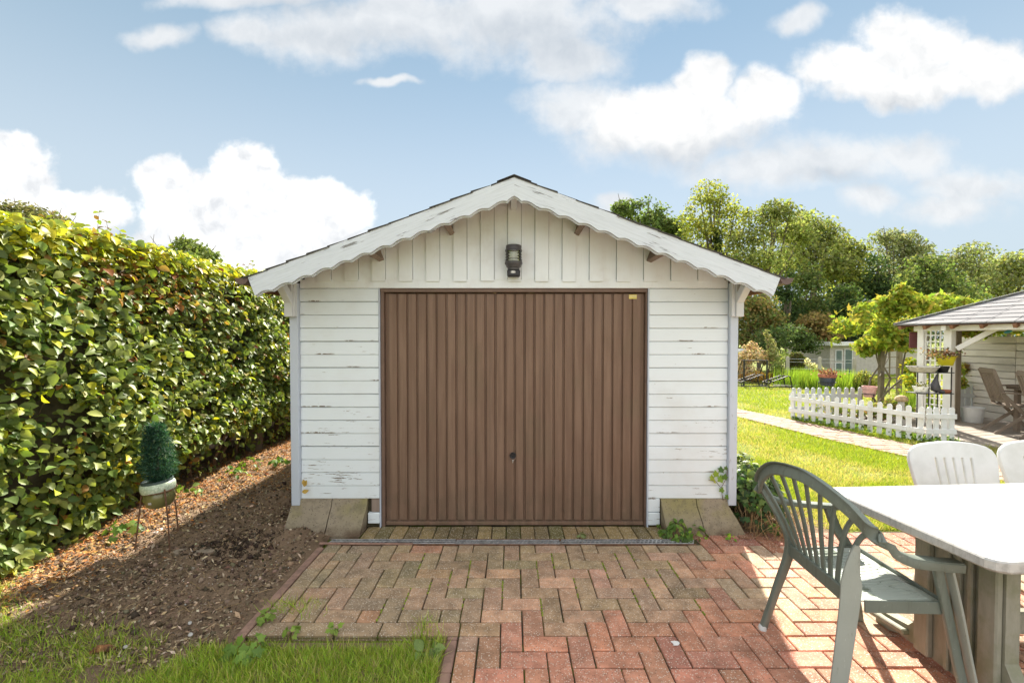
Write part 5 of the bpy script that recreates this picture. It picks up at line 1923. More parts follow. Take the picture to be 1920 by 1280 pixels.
    # near rear: a broad tapering trough that runs up into the back
    leg([(1.435, 1.856, .64), (1.412, 1.852, .54), (1.400, 1.843, .43), (1.362, 1.825, .22), (1.318, 1.805, 0.0)], lambda t: [(a * min(1.12, .22 + 2.2 * t), b) for a, b in rrect(.082 - .030 * t, .012, .0035)], up=(-.25, -.95, 0), m_=M['leg_plastic'])
    MB().sweep(catmull([(1.428, 1.872, .40), (1.385, 1.862, .22), (1.335, 1.84, 0.0)], 5), rrect(.011, .05, .003), (-.3, -.9, 0)).build('leg_flange', M['leg_plastic'], ch, smooth=True)
    leg([(1.330, 2.375, .70), (1.400, 2.325, .56), (1.428, 2.295, .43), (1.362, 2.295, .21), (1.294, 2.296, 0.004)], lambda t: rrect(.030 + .012 * sin(pi * min(1, t * 1.2)), .030, .006), up=(0, 1, 0))
    MB().lathe([(0, 0), (.019, 0), (.019, .018), (.015, .024), (0, .026)], 14, (1.294, 2.296, -.001)).build('foot_cap', M['white_plastic'], ch, smooth=True)
    leg([(1.700, 1.785, .597), (1.728, 1.795, .50), (1.755, 1.797, .40), (1.80, 1.797, .2), (1.845, 1.79, 0)], lambda t: rrect(.036, .020, .006), up=(0, 1, 0))
    MB().sweep(catmull([(1.748, 1.787, .597), (1.766, 1.780, .50), (1.788, 1.778, .40), (1.832, 1.78, .2), (1.875, 1.775, 0)], 5), rrect(.011, .036, .003), (0, 1, 0)).build('leg_flange', M['leg_plastic'], ch, smooth=True)
    leg([(1.690, 2.388, .597), (1.712, 2.36, .50), (1.748, 2.315, .40), (1.80, 2.35, .2), (1.845, 2.37, 0)], lambda t: rrect(.042, .032, .006), up=(0, 1, 0))


green_chair()


# ------------------------------------------------------------------ white table
def white_table():
    tb = thing('garden_table', 'white marbled plastic garden table with clipped corners and algae stained pedestal', 'table', (2.4, 2.0, 0))
    zt, zb = .720, .677
    out = [(1.627, 2.346), (1.683, 1.590), (1.700, 1.566), (1.735, 1.553), (3.17, 1.640), (3.245, 1.665), (3.25, 1.70), (3.20, 2.42), (3.12, 2.442)]
    cx = sum(p[0] for p in out) / len(out); cy = sum(p[1] for p in out) / len(out)
    def inset(d): return [(cx + (x - cx) * (1 - d), cy + (y - cy) * (1 - d)) for x, y in out]
    layers = [(inset(.012), zb), (inset(.0), zb + .008), (inset(0), zt - .006), (inset(.006), zt)]
    vs = [(x, y, z) for ps, z in layers for x, y in ps]
    n = len(out)
    fs = [(l * n + i, l * n + (i + 1) % n, (l + 1) * n + (i + 1) % n, (l + 1) * n + i) for l in range(3) for i in range(n)]
    fs += [tuple(reversed(range(n))), tuple(3 * n + i for i in range(n))]
    MB().add(vs, fs).build('tabletop', M['table_top'], tb)
    MB().prism([(cx + (x - cx) * .93, cy + (y - cy) * .86) for x, y in out], 'z', .652, zb).build('apron', M['pedestal'], tb)
    for X in (1.965, 2.86):
        mb = MB()
        dy = (X - 1.965) * .06
        y0, y1 = 1.745 + dy, 2.125 + dy
        poly = [(y0, .655), (y1, .655), (y1, .16), (y1 + .05, .10), (y1 + .20, .075), (y1 + .245, .03), (y1 + .245, 0), (y1 + .17, 0), (y1 + .10, .025), (y0 - .10, .025), (y0 - .17, 0), (y0 - .245, 0), (y0 - .245, .03), (y0 - .20, .075), (y0 - .05, .12), (y0, .22)]
        mb.prism(poly, 'x', X - .028, X + .028)
        ped = mb.build('pedestal', M['pedestal'], tb)
        for yc, w_, d_ in ((y0 + .045, .075, .030), (y0 + .125, .022, .018), (y0 + .175, .022, .018), (y0 + .225, .022, .018), (y1 - .045, .075, .030)):
            MB().box(X - .028 - d_, X - .0285, yc - w_ / 2, yc + w_ / 2, .03, .650, .006).build('flute', M['pedestal'], ped)
        for s, ye in ((-1, y0), (1, y1)):
            MB().obox((X, ye + s * .15, .055), (.060, 0, 0), (0, .105, -s * .012), (0, .003, .012), .005).build('foot', M['pedestal'], ped)
    MB().box(1.995, 2.83, 1.95, 1.99, .20, .30, .006).build('stretcher', M['pedestal'], tb)


white_table()


# ------------------------------------------------------------------ white chairs beyond the table
def curve_plate(name, outer, holes, thick, bevel):
    """a flat plate with holes in the x-z plane as a mesh"""
    cu = bpy.data.curves.new('plate', 'CURVE')
    cu.dimensions = '2D'; cu.fill_mode = 'BOTH'; cu.extrude = thick / 2 - bevel; cu.bevel_depth = bevel; cu.bevel_resolution = 2
    for ring in [outer] + holes:
        sp_ = cu.splines.new('POLY'); sp_.points.add(len(ring) - 1); sp_.use_cyclic_u = True
        for k, (x, y) in enumerate(ring): sp_.points[k].co = (x, y, 0, 1)
    o = bpy.data.objects.new('plate', cu); COL.objects.link(o)
    dg = bpy.context.evaluated_depsgraph_get()
    me = bpy.data.meshes.new_from_object(o.evaluated_get(dg))
    bpy.data.objects.remove(o, do_unlink=True); bpy.data.curves.remove(cu)
    me.name = name
    return me


def rounded(poly, r, n=6):
    """polygon with rounded corners; r one radius or one per corner"""
    out = []
    N = len(poly)
    for i in range(N):
        p0, p1, p2 = Vector(poly[i - 1]), Vector(poly[i]), Vector(poly[(i + 1) % N])
        rr = r[i] if isinstance(r, (list, tuple)) else r
        a = p1 + (p0 - p1).normalized() * rr; b = p1 + (p2 - p1).normalized() * rr
        for k in range(n + 1):
            t = k / n
            q = (1 - t) ** 2 * a + 2 * t * (1 - t) * p1 + t * t * b
            out.append((q.x, q.y))
    return out


def white_chair():
    W = M['white_plastic']
    ch = thing('white_chair', 'white slotted plastic chair behind the table, the whole back in view', 'chair', (0, 0, 0), 0, 'white chairs at the table')
    half = [(.17, -.004), (.198, .004), (.206, .03), (.235, .20), (.249, .30), (.252, .340), (.246, .372), (.231, .398), (.205, .416), (.17, .427), (.12, .436), (.06, .442)]
    outer = half + [(0, .444)] + [(-x, y) for x, y in reversed(half)]
    holes = []
    for k in range(5):
        xc = (k - 2) * .052
        holes.append(rounded([(xc * .88 - .0095, .05), (xc * .88 + .0095, .05), (xc + .0105, .36), (xc - .0105, .36)], .008, 3))
    for s in (-1, 1):
        holes.append([(s * .165 + .036 * cos(a), .165 + .024 * sin(a) + s * .010 * cos(a)) for a in np.linspace(0, 2 * pi, 20, endpoint=False)])
    me = curve_plate('backrest', outer, holes, .018, .006)
    me.materials.clear(); me.materials.append(W)
    o = place('backrest', me, None, (0, .20, .425), (radians(90 - 13), 0, 0)); adopt(o, ch)
    # thicker rim round the back
    ring = [Vector((x * .985, 0, y * .985 + .004)) for x, y in outer]
    rot = Matrix.Rotation(radians(-13), 3, 'X')
    ring = [rot @ p + Vector((0, .205, .425)) for p in ring]
    MB().tube(ring + ring[:1], .0125, 8, cap=False).build('back_rim', W, ch, smooth=True)
    seat = curve_plate('seat', rounded([(-.22, -.24), (.22, -.24), (.20, .22), (-.20, .22)], .06, 6), [], .02, .007)
    seat.materials.clear(); seat.materials.append(W)
    o = place('seat', seat, None, (0, 0, .425)); adopt(o, ch)
    for sx, sy in ((-1, -1), (1, -1), (-1, 1), (1, 1)):
        MB().sweep([(sx * .19, sy * .19, .42), (sx * .205, sy * .21, .22), (sx * .225, sy * .24, -.002)], lambda t: rrect(.062 - .022 * t, .030, .008), (0, 1, 0)).build('leg', W, ch, smooth=True)
    return ch


wc = white_chair()
wc.location = (2.675, 2.46, 0); wc.rotation_euler = (0, 0, radians(-3))
copy_tree(wc, (3.275, 2.50, 0), radians(2), 'white slotted plastic chair behind the table, cut off by the picture edge')

# ------------------------------------------------------------------ white picket fence round the flower bed
def picket_mesh(h, w_, name):
    r = w_ / 2
    poly = [(-r, 0), (r, 0), (r, h - r)] + [(r * cos(a), h - r + r * sin(a)) for a in np.linspace(0, pi, 9)[1:-1]] + [(-r, h - r)]
    return MB().prism(poly, 'y', -.008, .008).mesh(name, None)


def picket_run(fence, a, b, n, h, w_, mats, side, rails=(.15, .37), z0=0.0, rail_gap=None):
    d = (b - a); L = d.length; d = d / L; nrm = Vector((d.y, -d.x, 0)) * side
    ang = math.atan2(d.y, d.x)
    me = picket_mesh(h, w_, 'picket'); me.materials.append(mats)
    for k in range(n):
        p = a + d * (L * (k + .5) / n)
        place('picket', me, fence, (p.x, p.y, z0 + rng.normal(0, .004)), (rng.normal(0, .012), rng.normal(0, .018), ang))
    segs = [(0, L)] if rail_gap is None else [(0, rail_gap - .004), (rail_gap + .004, L)]
    for zc in rails:
        for s0, s1 in segs:
            p0, p1 = a + d * s0 + nrm * .018, a + d * s1 + nrm * .018
            MB().beam((p0.x, p0.y, zc), (p1.x, p1.y, zc), .018, .072, ch=.003).build('rail', mats, fence)


pf = thing('picket_fence', 'low white picket fence with round topped pickets along the brick path', 'fence', FA)
picket_run(pf, FA, FB, 16, .50, .068, M['white_fence'], 1, rail_gap=1.18)
picket_run(pf, FB, FC, 4, .50, .068, M['white_fence'], 1)
pr = thing('picket_fence', 'grey shaded rear run of the low picket fence behind the flower bed', 'fence', FA)
picket_run(pr, FA + Vector((.05, .08, 0)), Vector((6.72, 8.62, 0)), 11, .56, .075, M['grey_fence'], -1, rails=(.16, .40))


# ------------------------------------------------------------------ gazebo with deck
GZ = thing('gazebo', 'white post gazebo with grey shingled hip roof, rafters and lattice panel', 'gazebo', DK0)


def gz(a, b, z=0.0):
    p = DK0 + E1 * a + E2 * b
    return Vector((p.x, p.y, z))


base = MB()
corners = [gz(-2.25, 0, -.02), gz(1.5, 0, -.02), gz(1.5, 3.3, -.02), gz(-2.25, 3.3, -.02)]
base.add(corners, [(0, 1, 2, 3)])
deck = base.build('deck', M['twig'])
tag(deck, kind='structure')
for k in range(23):
    b0 = -2.25 + k * .163
    p0, p1 = gz(b0 + .08, 0, .02), gz(b0 + .08, 3.3, .02)
    MB().beam(p0, p1, .155, .03, ch=.004).build('deck_plank', M['deck'], deck)

P1 = gz(-.62, .58); P2 = gz(-1.02, .56)
# posts
for nm, p, w_ in (('post', Vector((7.06, 7.27, 0)), .108), ('post', Vector((6.99, 7.68, 0)), .095)):
    MB().obox((p.x, p.y, .90), E1 * w_ / 2, E2 * w_ / 2, (0, 0, .90), .006).build(nm, M['gazebo_white'], GZ)
for p in (gz(1.1, .58), gz(-1.1, 2.9), gz(1.1, 2.9)):
    MB().obox((p.x, p.y, .90), E1 * .05, E2 * .05, (0, 0, .90), .006).build('post', M['gazebo_white'], GZ)
# lattice panel between the two front posts
pa, pb = Vector((7.00, 7.62, 0)), Vector((7.05, 7.33, 0))
d = (pb - pa); L = d.length; d.normalize()
lat = MB().beam((pa.x, pa.y, 1.655), (pb.x, pb.y, 1.655), .02, .03).build('lattice', M['gazebo_white'], GZ)
for k in range(5):
    p = pa + d * (L * k / 4)
    MB().beam((p.x, p.y, .02), (p.x, p.y, 1.66), .014, .018, up=(d.x, d.y, 0)).build('lattice_bar', M['gazebo_white'], lat)
for k in range(15):
    z = .08 + k * .105
    MB().beam((pa.x, pa.y, z), (pb.x, pb.y, z), .022, .016).build('lattice_bar', M['gazebo_white'], lat)
# hip roof
ZE, RW = 1.735, 3.2
c0 = Vector((6.70, 7.92, 0))                           # far left eave corner


def rf(a, b, z):
    p = c0 + E1 * a + E2 * b
    return Vector((p.x, p.y, z))


apex = rf(RW / 2, RW / 2, ZE + .70)
cn = [rf(0, 0, ZE), rf(RW, 0, ZE), rf(RW, RW, ZE), rf(0, RW, ZE)]
mb = MB().add([c - Vector((0, 0, .03)) for c in cn] + [apex - Vector((0, 0, .035))], [(0, 1, 4), (1, 2, 4), (2, 3, 4), (3, 0, 4)])
mb.build('roof_boarding', M['rafter'], GZ)
NCO = 11
for f in range(4):
    A, B = cn[f], cn[(f + 1) % 4]
    for k in range(NCO):
        t0, t1 = k / NCO, (k + 1.06) / NCO
        a0, b0 = A.lerp(apex, t0), B.lerp(apex, t0)
        a1, b1 = A.lerp(apex, min(t1, .999)), B.lerp(apex, min(t1, .999))
        Lk = (b0 - a0).length
        npc = max(1, int(round(Lk / .33)))
        off = .5 * (k % 2)
        cuts = [0.0] + [min(1, max(0, (q + off) / npc)) for q in range(1, npc + (1 if off == 0 else 0))] + [1.0]
        cuts = sorted(set(round(c, 4) for c in cuts))
        for s0, s1 in zip(cuts, cuts[1:]):
            if s1 - s0 < .02: continue
            e = .006 / max(Lk, .1)
            p00, p10 = a0.lerp(b0, s0 + e * (s0 > 0)), a0.lerp(b0, s1 - e * (s1 < 1))
            p01, p11 = a1.lerp(b1, s0 + e * (s0 > 0)), a1.lerp(b1, s1 - e * (s1 < 1))
            up = Vector((0, 0, .012 + rng.normal(0, .0015))); up2 = Vector((0, 0, .002))
            lo = Vector((0, 0, -.01))
            b = MB().add([p00 + up, p10 + up, p11 + up2, p01 + up2, p00 + lo, p10 + lo, p11 + lo, p01 + lo], [(0, 1, 2, 3), (4, 5, 1, 0), (5, 6, 2, 1), (6, 7, 3, 2), (7, 4, 0, 3)])
            if f in (0, 1):
                b.build('shingle', M['shingle'], GZ)
            else:
                if k == 0 and s0 == 0: bm_rest = MB() if f == 2 else bm_rest
                bm_rest.add(b.v, b.f)
bm_rest.build('rear_shingles', M['shingle'], GZ, kind='stuff')
for f in range(4):
    MB().beam(cn[f] + Vector((0, 0, .018)), apex + Vector((0, 0, .02)), .11, .012).build('hip_cap', M['shingle'], GZ)
# rafters, eave beams, braces
for k in range(9):
    s = k / 8
    p0 = cn[0].lerp(cn[1], .03 + .94 * s); q = 1 - abs(2 * s - 1)
    p1 = p0.lerp(rf(.1 + (RW - .2) * s, RW / 2 * max(.12, q), ZE + .70 * max(.12, q)), 1)
    MB().beam(p0 - Vector((0, 0, .062)), p1 - Vector((0, 0, .07)), .045, .06, ch=.003).build('rafter', M['rafter'], GZ)
e0, e1 = Vector((6.99, 7.70, 1.665)), Vector((7.06, 7.27, 1.665))
dirb = (e1 - e0).normalized()
MB().beam(e0 - dirb * .1, e1 + dirb * 2.0, .07, .085, ch=.004).build('eave_beam', M['gazebo_white'], GZ)
p = Vector((7.06, 7.27, 1.665)); MB().beam(p - E2 * .15, p + E2 * 2.5, .07, .085, ch=.004).build('eave_beam', M['gazebo_white'], GZ)
b0 = Vector((7.09, 7.18, 1.33)); b1 = Vector((7.36, 6.80, 1.68))
MB().beam(b0, b1, .055, .075, ch=.004).build('brace', M['gazebo_white'], GZ)
wall = MB(); wall.beam((6.93, 7.86, 1.47), (7.10, 7.83, 1.47), .02, .28)
tag(wall.build('maroon_panel', M['maroon']), 'small maroon panel fixed behind the left gazebo post', 'panel')  # a plain maroon panel behind the post

# yellow pot with plant hung on the post
yp = thing('hanging_pot', 'bright yellow plastic pot with a brownish sedum hung on the gazebo post', 'flower pot', (6.91, 7.08, 1.19))
MB().lathe([(0, 0), (.082, 0), (.088, .01), (.122, .135), (.132, .138), (.132, .152), (.124, .154), (.116, .14), (0, .135)], 24, (6.80, 7.06, 1.075)).build('pot', M['yellow_pot'], yp, smooth=True)
n = 420
P = np.array([6.70, 7.03, 1.26]) + rng.normal(size=(n, 3)) * np.array([.12, .08, .035])
V, Fq, C = scatter(QUAD_V, QUAD_F, P, rand_dirs(n) + np.array([0, 0, .8]), rand_dirs(n), rng.uniform(.02, .04, n), palette([(0.20, .15, .06), (0.28, .12, .09), (0.16, .20, .06), (.36, .24, .16)], n))
tag(place('foliage', np_mesh('foliage', V, Fq, M['tree_leaf'], C), yp), kind='stuff')

# dark wire shelf stand with bowls and a dark bird figure
es = thing('shelf_stand', 'black wire stand with two shelves before the white lattice', 'plant stand', (6.52, 7.0, 0))
sx0, sx1, sy = 6.34, 6.70, 6.98
for x, y in ((6.36, sy - .12), (6.70, sy - .12), (6.40, sy + .12), (6.72, sy + .12)):
    MB().tube([(x, y, 0), (x, y, 1.06)], .0085, 6).build('upright', M['dark_iron'], es)
for z in (.66, .98):
    MB().box(6.22 if z < .9 else 6.30, 6.74, sy - .13, sy + .13, z - .012, z, .003).build('shelf', M['dark_iron'], es)
def bowl(name, lab, cat, c, r, h, m_, top=None):
    t = thing(name, lab, cat, c)
    MB().lathe([(0, 0), (r * .62, 0), (r * .72, h * .1), (r, h), (r * .93, h), (r * .66, h * .25), (0, h * .22)], 20, c).build('bowl', m_, t, smooth=True)
    if top:
        n = 90
        P = np.array(c) + np.array([0, 0, h]) + rng.normal(size=(n, 3)) * np.array([r * .4, r * .4, h * .25])
        V, Fq, C = scatter(QUAD_V, QUAD_F, P, rand_dirs(n) + np.array([0, 0, .8]), rand_dirs(n), rng.uniform(.02, .035, n), palette(top, n))
        tag(place('foliage', np_mesh('foliage', V, Fq, M['tree_leaf'], C), t), kind='stuff')
bowl('stone_bowl', 'wide grey stone bowl on the upper shelf of the wire stand', 'bowl', (6.35, sy - .02, .98), .20, .085, M['pale_grey'])
bowl('black_bowl', 'small black bowl beside the grey bowl on the upper shelf', 'bowl', (6.63, sy - .05, .98), .085, .09, M['black_pl'])
bowl('white_planter', 'white pot with a low mossy plant on the lower shelf', 'flower pot', (6.32, sy - .03, .66), .105, .10, M['white'], [(0.2, .17, .06), (0.14, .15, .05)])
bowl('shallow_dish', 'shallow terracotta dish at the right of the lower shelf', 'dish', (6.66, sy - .06, .66), .085, .05, M['terracotta'])
bd = thing('bird_figure', 'dark bird figure sitting on the lower shelf with its tail up', 'figurine', (6.52, sy - .06, .66))
mb = MB()
mb.tube([(6.55, sy - .06, .68), (6.52, sy - .06, .72), (6.505, sy - .06, .79), (6.52, sy - .06, .86), (6.535, sy - .06, .95)], [.03, .062, .055, .030, .006], 12)
mb.build('body', M['lamp_grey'], bd, smooth=True)
MB().tube([(6.55, sy - .07, .70), (6.60, sy - .09, .675), (6.64, sy - .10, .70)], [.03, .034, .010], 10).build('head', M['lamp_grey'], bd, smooth=True)

# silvered slat fence behind the deck: boards lapped front and back on posts
sf = thing('slat_fence', 'tall silvered fence of wide horizontal boards closing off the deck', 'fence', (8.5, 8.6, 0))
fa, fb = Vector((8.56, 8.75, 0)), Vector((8.85, 4.6, 0))
fd = (fb - fa).normalized(); fn = Vector((-fd.y, fd.x, 0))
Lf = (fb - fa).length
seg = [0, 1.05, 2.1, 3.15, Lf]
for k in range(23):
    z = .12 + k * .0615
    o = .030 if k % 2 else -.012
    for s0, s1 in zip(seg, seg[1:]):
        p0, p1 = fa + fd * (s0 + .004) + fn * o, fa + fd * (s1 - .004) + fn * o
        c = (p0 + p1) / 2
        me = MB().obox((0, 0, 0), (0, (s1 - s0) / 2 - .004, 0), (.009, 0, 0), (0, 0, .054), .004).mesh('slat', M['fence_wood'])
        place('slat', me, sf, (c.x, c.y, z + rng.normal(0, .002)), (rng.normal(0, .004), 0, math.atan2(fd.y, fd.x) - pi / 2))
for s in seg:
    p = fa + fd * s + fn * .10
    MB().box(p.x - .03, p.x + .03, p.y - .03, p.y + .03, 0, 1.52, .004).build('fence_post', M['post_wood'], sf)
wp = at(1793.5, 700, 7.9)
MB().box(wp.x - .045, wp.x + .045, 7.86, 7.95, 0, 1.72, .004).build('wooden_post', M['post_wood'])
tag(bpy.data.objects['wooden_post'], 'brown square wooden post just right of the white gazebo post', 'post')
# low greyed gate behind the tub
gt = thing('picket_fence', 'short greyed picket panel behind the white tub on the deck', 'fence', (8.6, 8.75, 0))
picket_run(gt, Vector((8.20, 8.36, 0)), Vector((8.75, 8.36, 0)), 5, .60, .085, M['grey_fence'], 1, rails=(.16, .44), z0=.04)
tb_ = thing('planter_tub', 'round white plastic tub on the deck before the grey pickets', 'tub', (8.05, 7.9, .035))
c = Vector((8.05, 7.85, .037))
MB().lathe([(0, 0), (.125, 0), (.130, .01), (.152, .235), (.160, .238), (.160, .262), (.150, .264), (.140, .22), (0, .20)], 28, c).build('tub', M['white_plastic'], tb_, smooth=True)
MB().lathe([(0, .225), (.10, .225), (.139, .215)], 20, c).build('soil', M['soil'], tb_)


# teak table and folding chairs
def teak_chair(loc, rz, label):
    T = M['teak']
    t = thing('folding_chair', label, 'chair', (0, 0, 0), 0, 'teak folding chairs on the deck')
    w_ = .24
    for sx in (-w_, w_):
        MB().beam((sx, -.30, 0), (sx, .20, .62), .022, .045, ch=.003).build('leg', T, t)
        MB().beam((sx * .88, .27, 0), (sx * .88, -.20, .43), .022, .045, ch=.003).build('leg', T, t)
        MB().beam((sx, .13, .42), (sx, .31, .98), .022, .045, ch=.003).build('back_post', T, t)
        MB().beam((sx * 1.06, -.24, .62), (sx * 1.06, .22, .64), .05, .022, ch=.004).build('armrest', T, t)
    MB().beam((-w_, .305, .96), (w_, .305, .96), .022, .075, ch=.003).build('top_rail', T, t)
    MB().beam((-w_, .165, .50), (w_, .165, .50), .022, .045, ch=.003).build('back_rail', T, t)
    for k in range(8):
        x = -w_ + .045 + k * (2 * w_ - .09) / 7
        MB().beam((x, .168, .51), (x, .298, .93), .026, .012).build('slat', T, t)
    for k in range(8):
        y = -.20 + k * .052
        MB().box(-w_ + .02, w_ - .02, y - .02, y + .02, .425, .442).build('seat_slat', T, t)
    t.location = loc; t.rotation_euler = (0, 0, rz)
    return t


tc = teak_chair((7.75, 6.95, .035), radians(62), 'grey brown teak folding chair with its whole back in view on the deck')
copy_tree(tc, (7.60, 6.25, .035), radians(78), 'grey brown teak folding chair cut off by the picture edge on the deck')
tt = thing('teak_table', 'weathered teak table between the folding chairs on the deck', 'table', (8.25, 6.72, .035))
for k in range(9):
    MB().obox((8.30, 6.4 + .09 * k, .755), (.52, 0, 0), (0, .041, 0), (0, 0, .012), .003).build('table_slat', M['teak'], tt)
MB().box(7.82, 8.78, 6.40, 7.12, .70, .742, .004).build('apron', M['teak'], tt)
for x in (7.95, 8.65):
    for y in (6.45, 7.07): MB().box(x - .03, x + .03, y - .03, y + .03, .035, .70, .004).build('leg', M['teak'], tt)

bb = thing('glass_bird', 'turquoise glass bird hanging above the slat fence', 'ornament', (8.35, 7.55, 1.62))
c = at(1889, 622, 7.55)
MB().tube([c + Vector((-.06, 0, -.018)), c + Vector((-.03, 0, -.008)), c + Vector((.01, 0, .004)), c + Vector((.035, 0, .012)), c + Vector((.065, 0, .010)), c + Vector((.085, 0, .004))], [.006, .02, .033, .028, .018, .003], 12).build('body', M['blue_bird'], bb, smooth=True)
MB().tube([c, c + Vector((0, 0, .16))], .0015, 4).build('string', M['dark_iron'], bb)


# ------------------------------------------------------------------ trees, shrubs and climbers
def crown(name, lobes, n, size, cols, parent, bias=(0, 0, .4), shell=.55, stuff=True, mat_='tree_leaf', base=(QUAD_V, QUAD_F), droop=0.0, jit=.2, gap=.40):
    """many leaf sized faces through a set of ellipsoids (centre, radii)"""
    vol = np.array([max(l[1][0] * l[1][2], 1e-6) for l in lobes]); pr_ = vol / vol.sum()
    which = rng.choice(len(lobes), n, p=pr_)
    Cc = np.array([l[0] for l in lobes], float)[which]; R = np.array([l[1] for l in lobes], float)[which]
    d = rand_dirs(n); r = rng.random(n) ** shell
    P = Cc + d * R * r[:, None]
    # clumps: pull leaves towards a set of twig centres so that gaps open between
    k = fbm2(P[:, 0] * 1.7 / (size * 6) + P[:, 1], P[:, 2] * 1.7 / (size * 6), 3, 61)
    keep = k > gap
    P, d = P[keep], d[keep]; m_ = len(P)
    Nn = d * .6 + .7 * rng.normal(size=(m_, 3)) + np.array(bias)
    T = rng.normal(size=(m_, 3)) + np.array([0, 0, -droop])
    sz = np.clip(rng.normal(size, size * .25, m_), size * .4, size * 1.7)
    s = np.stack([sz * .62, sz, sz], -1)
    col = palette(cols, m_, jit)
    big = fbm2(P[:, 0] / (size * 9) + 3, P[:, 2] / (size * 9) + P[:, 1] * .4, 3, 14)
    col = np.clip(col * (0.72 + .6 * big)[:, None], .004, .9)
    V, Fq, C = scatter(base[0], base[1], P, Nn, T, s, col)
    o = place(name, np_mesh(name, V, Fq, M[mat_], C), parent)
    if stuff: o['kind'] = 'stuff'
    return o


def tree(name, label, Y, cx, base_py, lobes_px, n, size, cols, group=None, trunk_w=.16, depth=.8, limbs=6, droop=.3, shell=.5, mat_='bark', cat='tree'):
    """a tree at depth Y; lobes given as measured (px, py, rx, ry) of its crown"""
    k = Y / F
    b = at(cx, base_py, Y); b.z = max(b.z, -.05) if b.z > -.6 else -.05
    b.z = -.05
    t = thing(name, label, cat, b, 0, group)
    lobes = []
    for (px, py, rx, ry) in lobes_px:
        c = at(px, py, Y + rng.normal(0, .25) * depth)
        lobes.append(((c.x, c.y, c.z), (rx * k, max(rx, ry) * k * depth, ry * k)))
    crown('crown', lobes, n, size, cols, t, droop=droop, shell=shell)
    top = max(l[0][2] for l in lobes); mid = sum(l[0][0] for l in lobes) / len(lobes)
    mb = MB()
    pts = [Vector((b.x, Y, -.1))]
    for q in range(1, 7):
        f = q / 6
        pts.append(Vector((b.x + (mid - b.x) * f + rng.normal(0, .06 * trunk_w * 6), Y + rng.normal(0, .1), top * f * .93)))
    mb.tube(pts, [trunk_w * (1 - .85 * q / 6) for q in range(7)], 8)
    for l in lobes[:limbs]:
        s = pts[2 + int(rng.integers(0, 3))]
        e = Vector(l[0]); m1 = s.lerp(e, .5) + Vector((rng.normal(0, .1), 0, -.1 * abs(e.x - s.x)))
        mb.tube([s, m1, e, e + (e - m1) * .25 + Vector((rng.normal(0, .1), 0, .05))], [trunk_w * .42, trunk_w * .28, trunk_w * .14, trunk_w * .04], 6)
    mb.build('trunk', M[mat_], t, smooth=True)
    return t


OL = [(0.19, .225, .07), (0.25, .275, .085), (0.14, .18, .06)]
WIL = [(0.30, .33, .11), (0.37, .39, .14), (0.23, .27, .09)]
YG = [(0.33, .35, .085), (0.41, .41, .10), (0.25, .28, .075)]
DK = [(0.06, .10, .034), (0.095, .14, .048), (0.045, .075, .03)]
MG = [(0.125, .18, .06), (0.17, .23, .075), (0.09, .14, .05)]
BR = [(0.33, .24, .10), (0.40, .28, .12), (0.24, .21, .08)]
GRY = [(0.28, .30, .15), (0.34, .35, .18), (0.22, .245, .12)]
TG = 'trees beyond the garden'
tree('oak_tree', 'dark green rounded tree rising behind the right slope of the garage roof', 30, 1215, 640, [(1180, 400, 34, 28), (1215, 395, 32, 26), (1240, 410, 34, 30), (1200, 430, 50, 30), (1250, 440, 50, 30), (1165, 390, 20, 16), (1265, 430, 25, 22)], 9000, .20, [(0.14, .19, .06), (0.19, .24, .08), (0.10, .14, .045)], TG, .3)
tree('poplar_tree', 'tall airy yellow green tree with an ivy clad trunk, highest of all', 28, 1347, 640, [(1330, 360, 34, 24), (1315, 385, 34, 22), (1350, 385, 36, 24), (1300, 410, 34, 22), (1335, 420, 44, 26), (1375, 410, 34, 24), (1385, 440, 28, 26), (1310, 445, 44, 26), (1345, 470, 50, 30), (1290, 470, 34, 22), (1400, 400, 14, 12)], 7600, .19, YG, TG, .22, droop=.5, shell=.42)
iv = thing('ivy_column', 'dark ivy column wrapped round the trunk of the tall airy tree', 'ivy', at(1347, 640, 27.5) * 1)
iv.location.z = 0
crown('foliage', [((at(1346, py, 27.6).x, 27.6, at(1346, py, 27.6).z), (.30, .3, .6)) for py in range(440, 600, 18)], 2200, .15, DK, iv)
tree('willow_tree', 'feathery yellow green willow with a leaning limb right of the tall tree', 27, 1435, 640, [(1455, 390, 36, 16), (1430, 410, 40, 20), (1480, 405, 40, 20), (1455, 435, 60, 24), (1410, 450, 44, 26), (1500, 440, 36, 24), (1440, 480, 70, 34), (1395, 500, 40, 30)], 9500, .19, WIL, TG, .24, droop=.9)
tree('willow_tree', 'broad pale willow in the middle of the tree line', 29, 1530, 640, [(1510, 410, 30, 16), (1535, 425, 36, 20), (1500, 440, 44, 24), (1555, 445, 34, 22), (1520, 475, 60, 32), (1480, 500, 50, 34), (1560, 490, 44, 32)], 9000, .20, WIL + GRY[:1], TG, .25, droop=.9)
tree('ash_tree', 'olive tree with a rounded top left of the dark ivy clad one', 30, 1590, 640, [(1575, 460, 34, 20), (1605, 470, 34, 22), (1585, 495, 48, 28), (1620, 505, 34, 28), (1560, 520, 44, 30), (1600, 535, 50, 30)], 8500, .20, YG[:2] + OL, TG, .25)
tree('ivy_clad_tree', 'dark evergreen mass of ivy on a tree in the middle of the tree line', 27, 1648, 640, [(1645, 485, 22, 22), (1652, 510, 30, 26), (1640, 535, 30, 26), (1662, 545, 36, 26), (1648, 570, 44, 30), (1635, 600, 44, 30)], 7500, .17, DK, TG, .25)
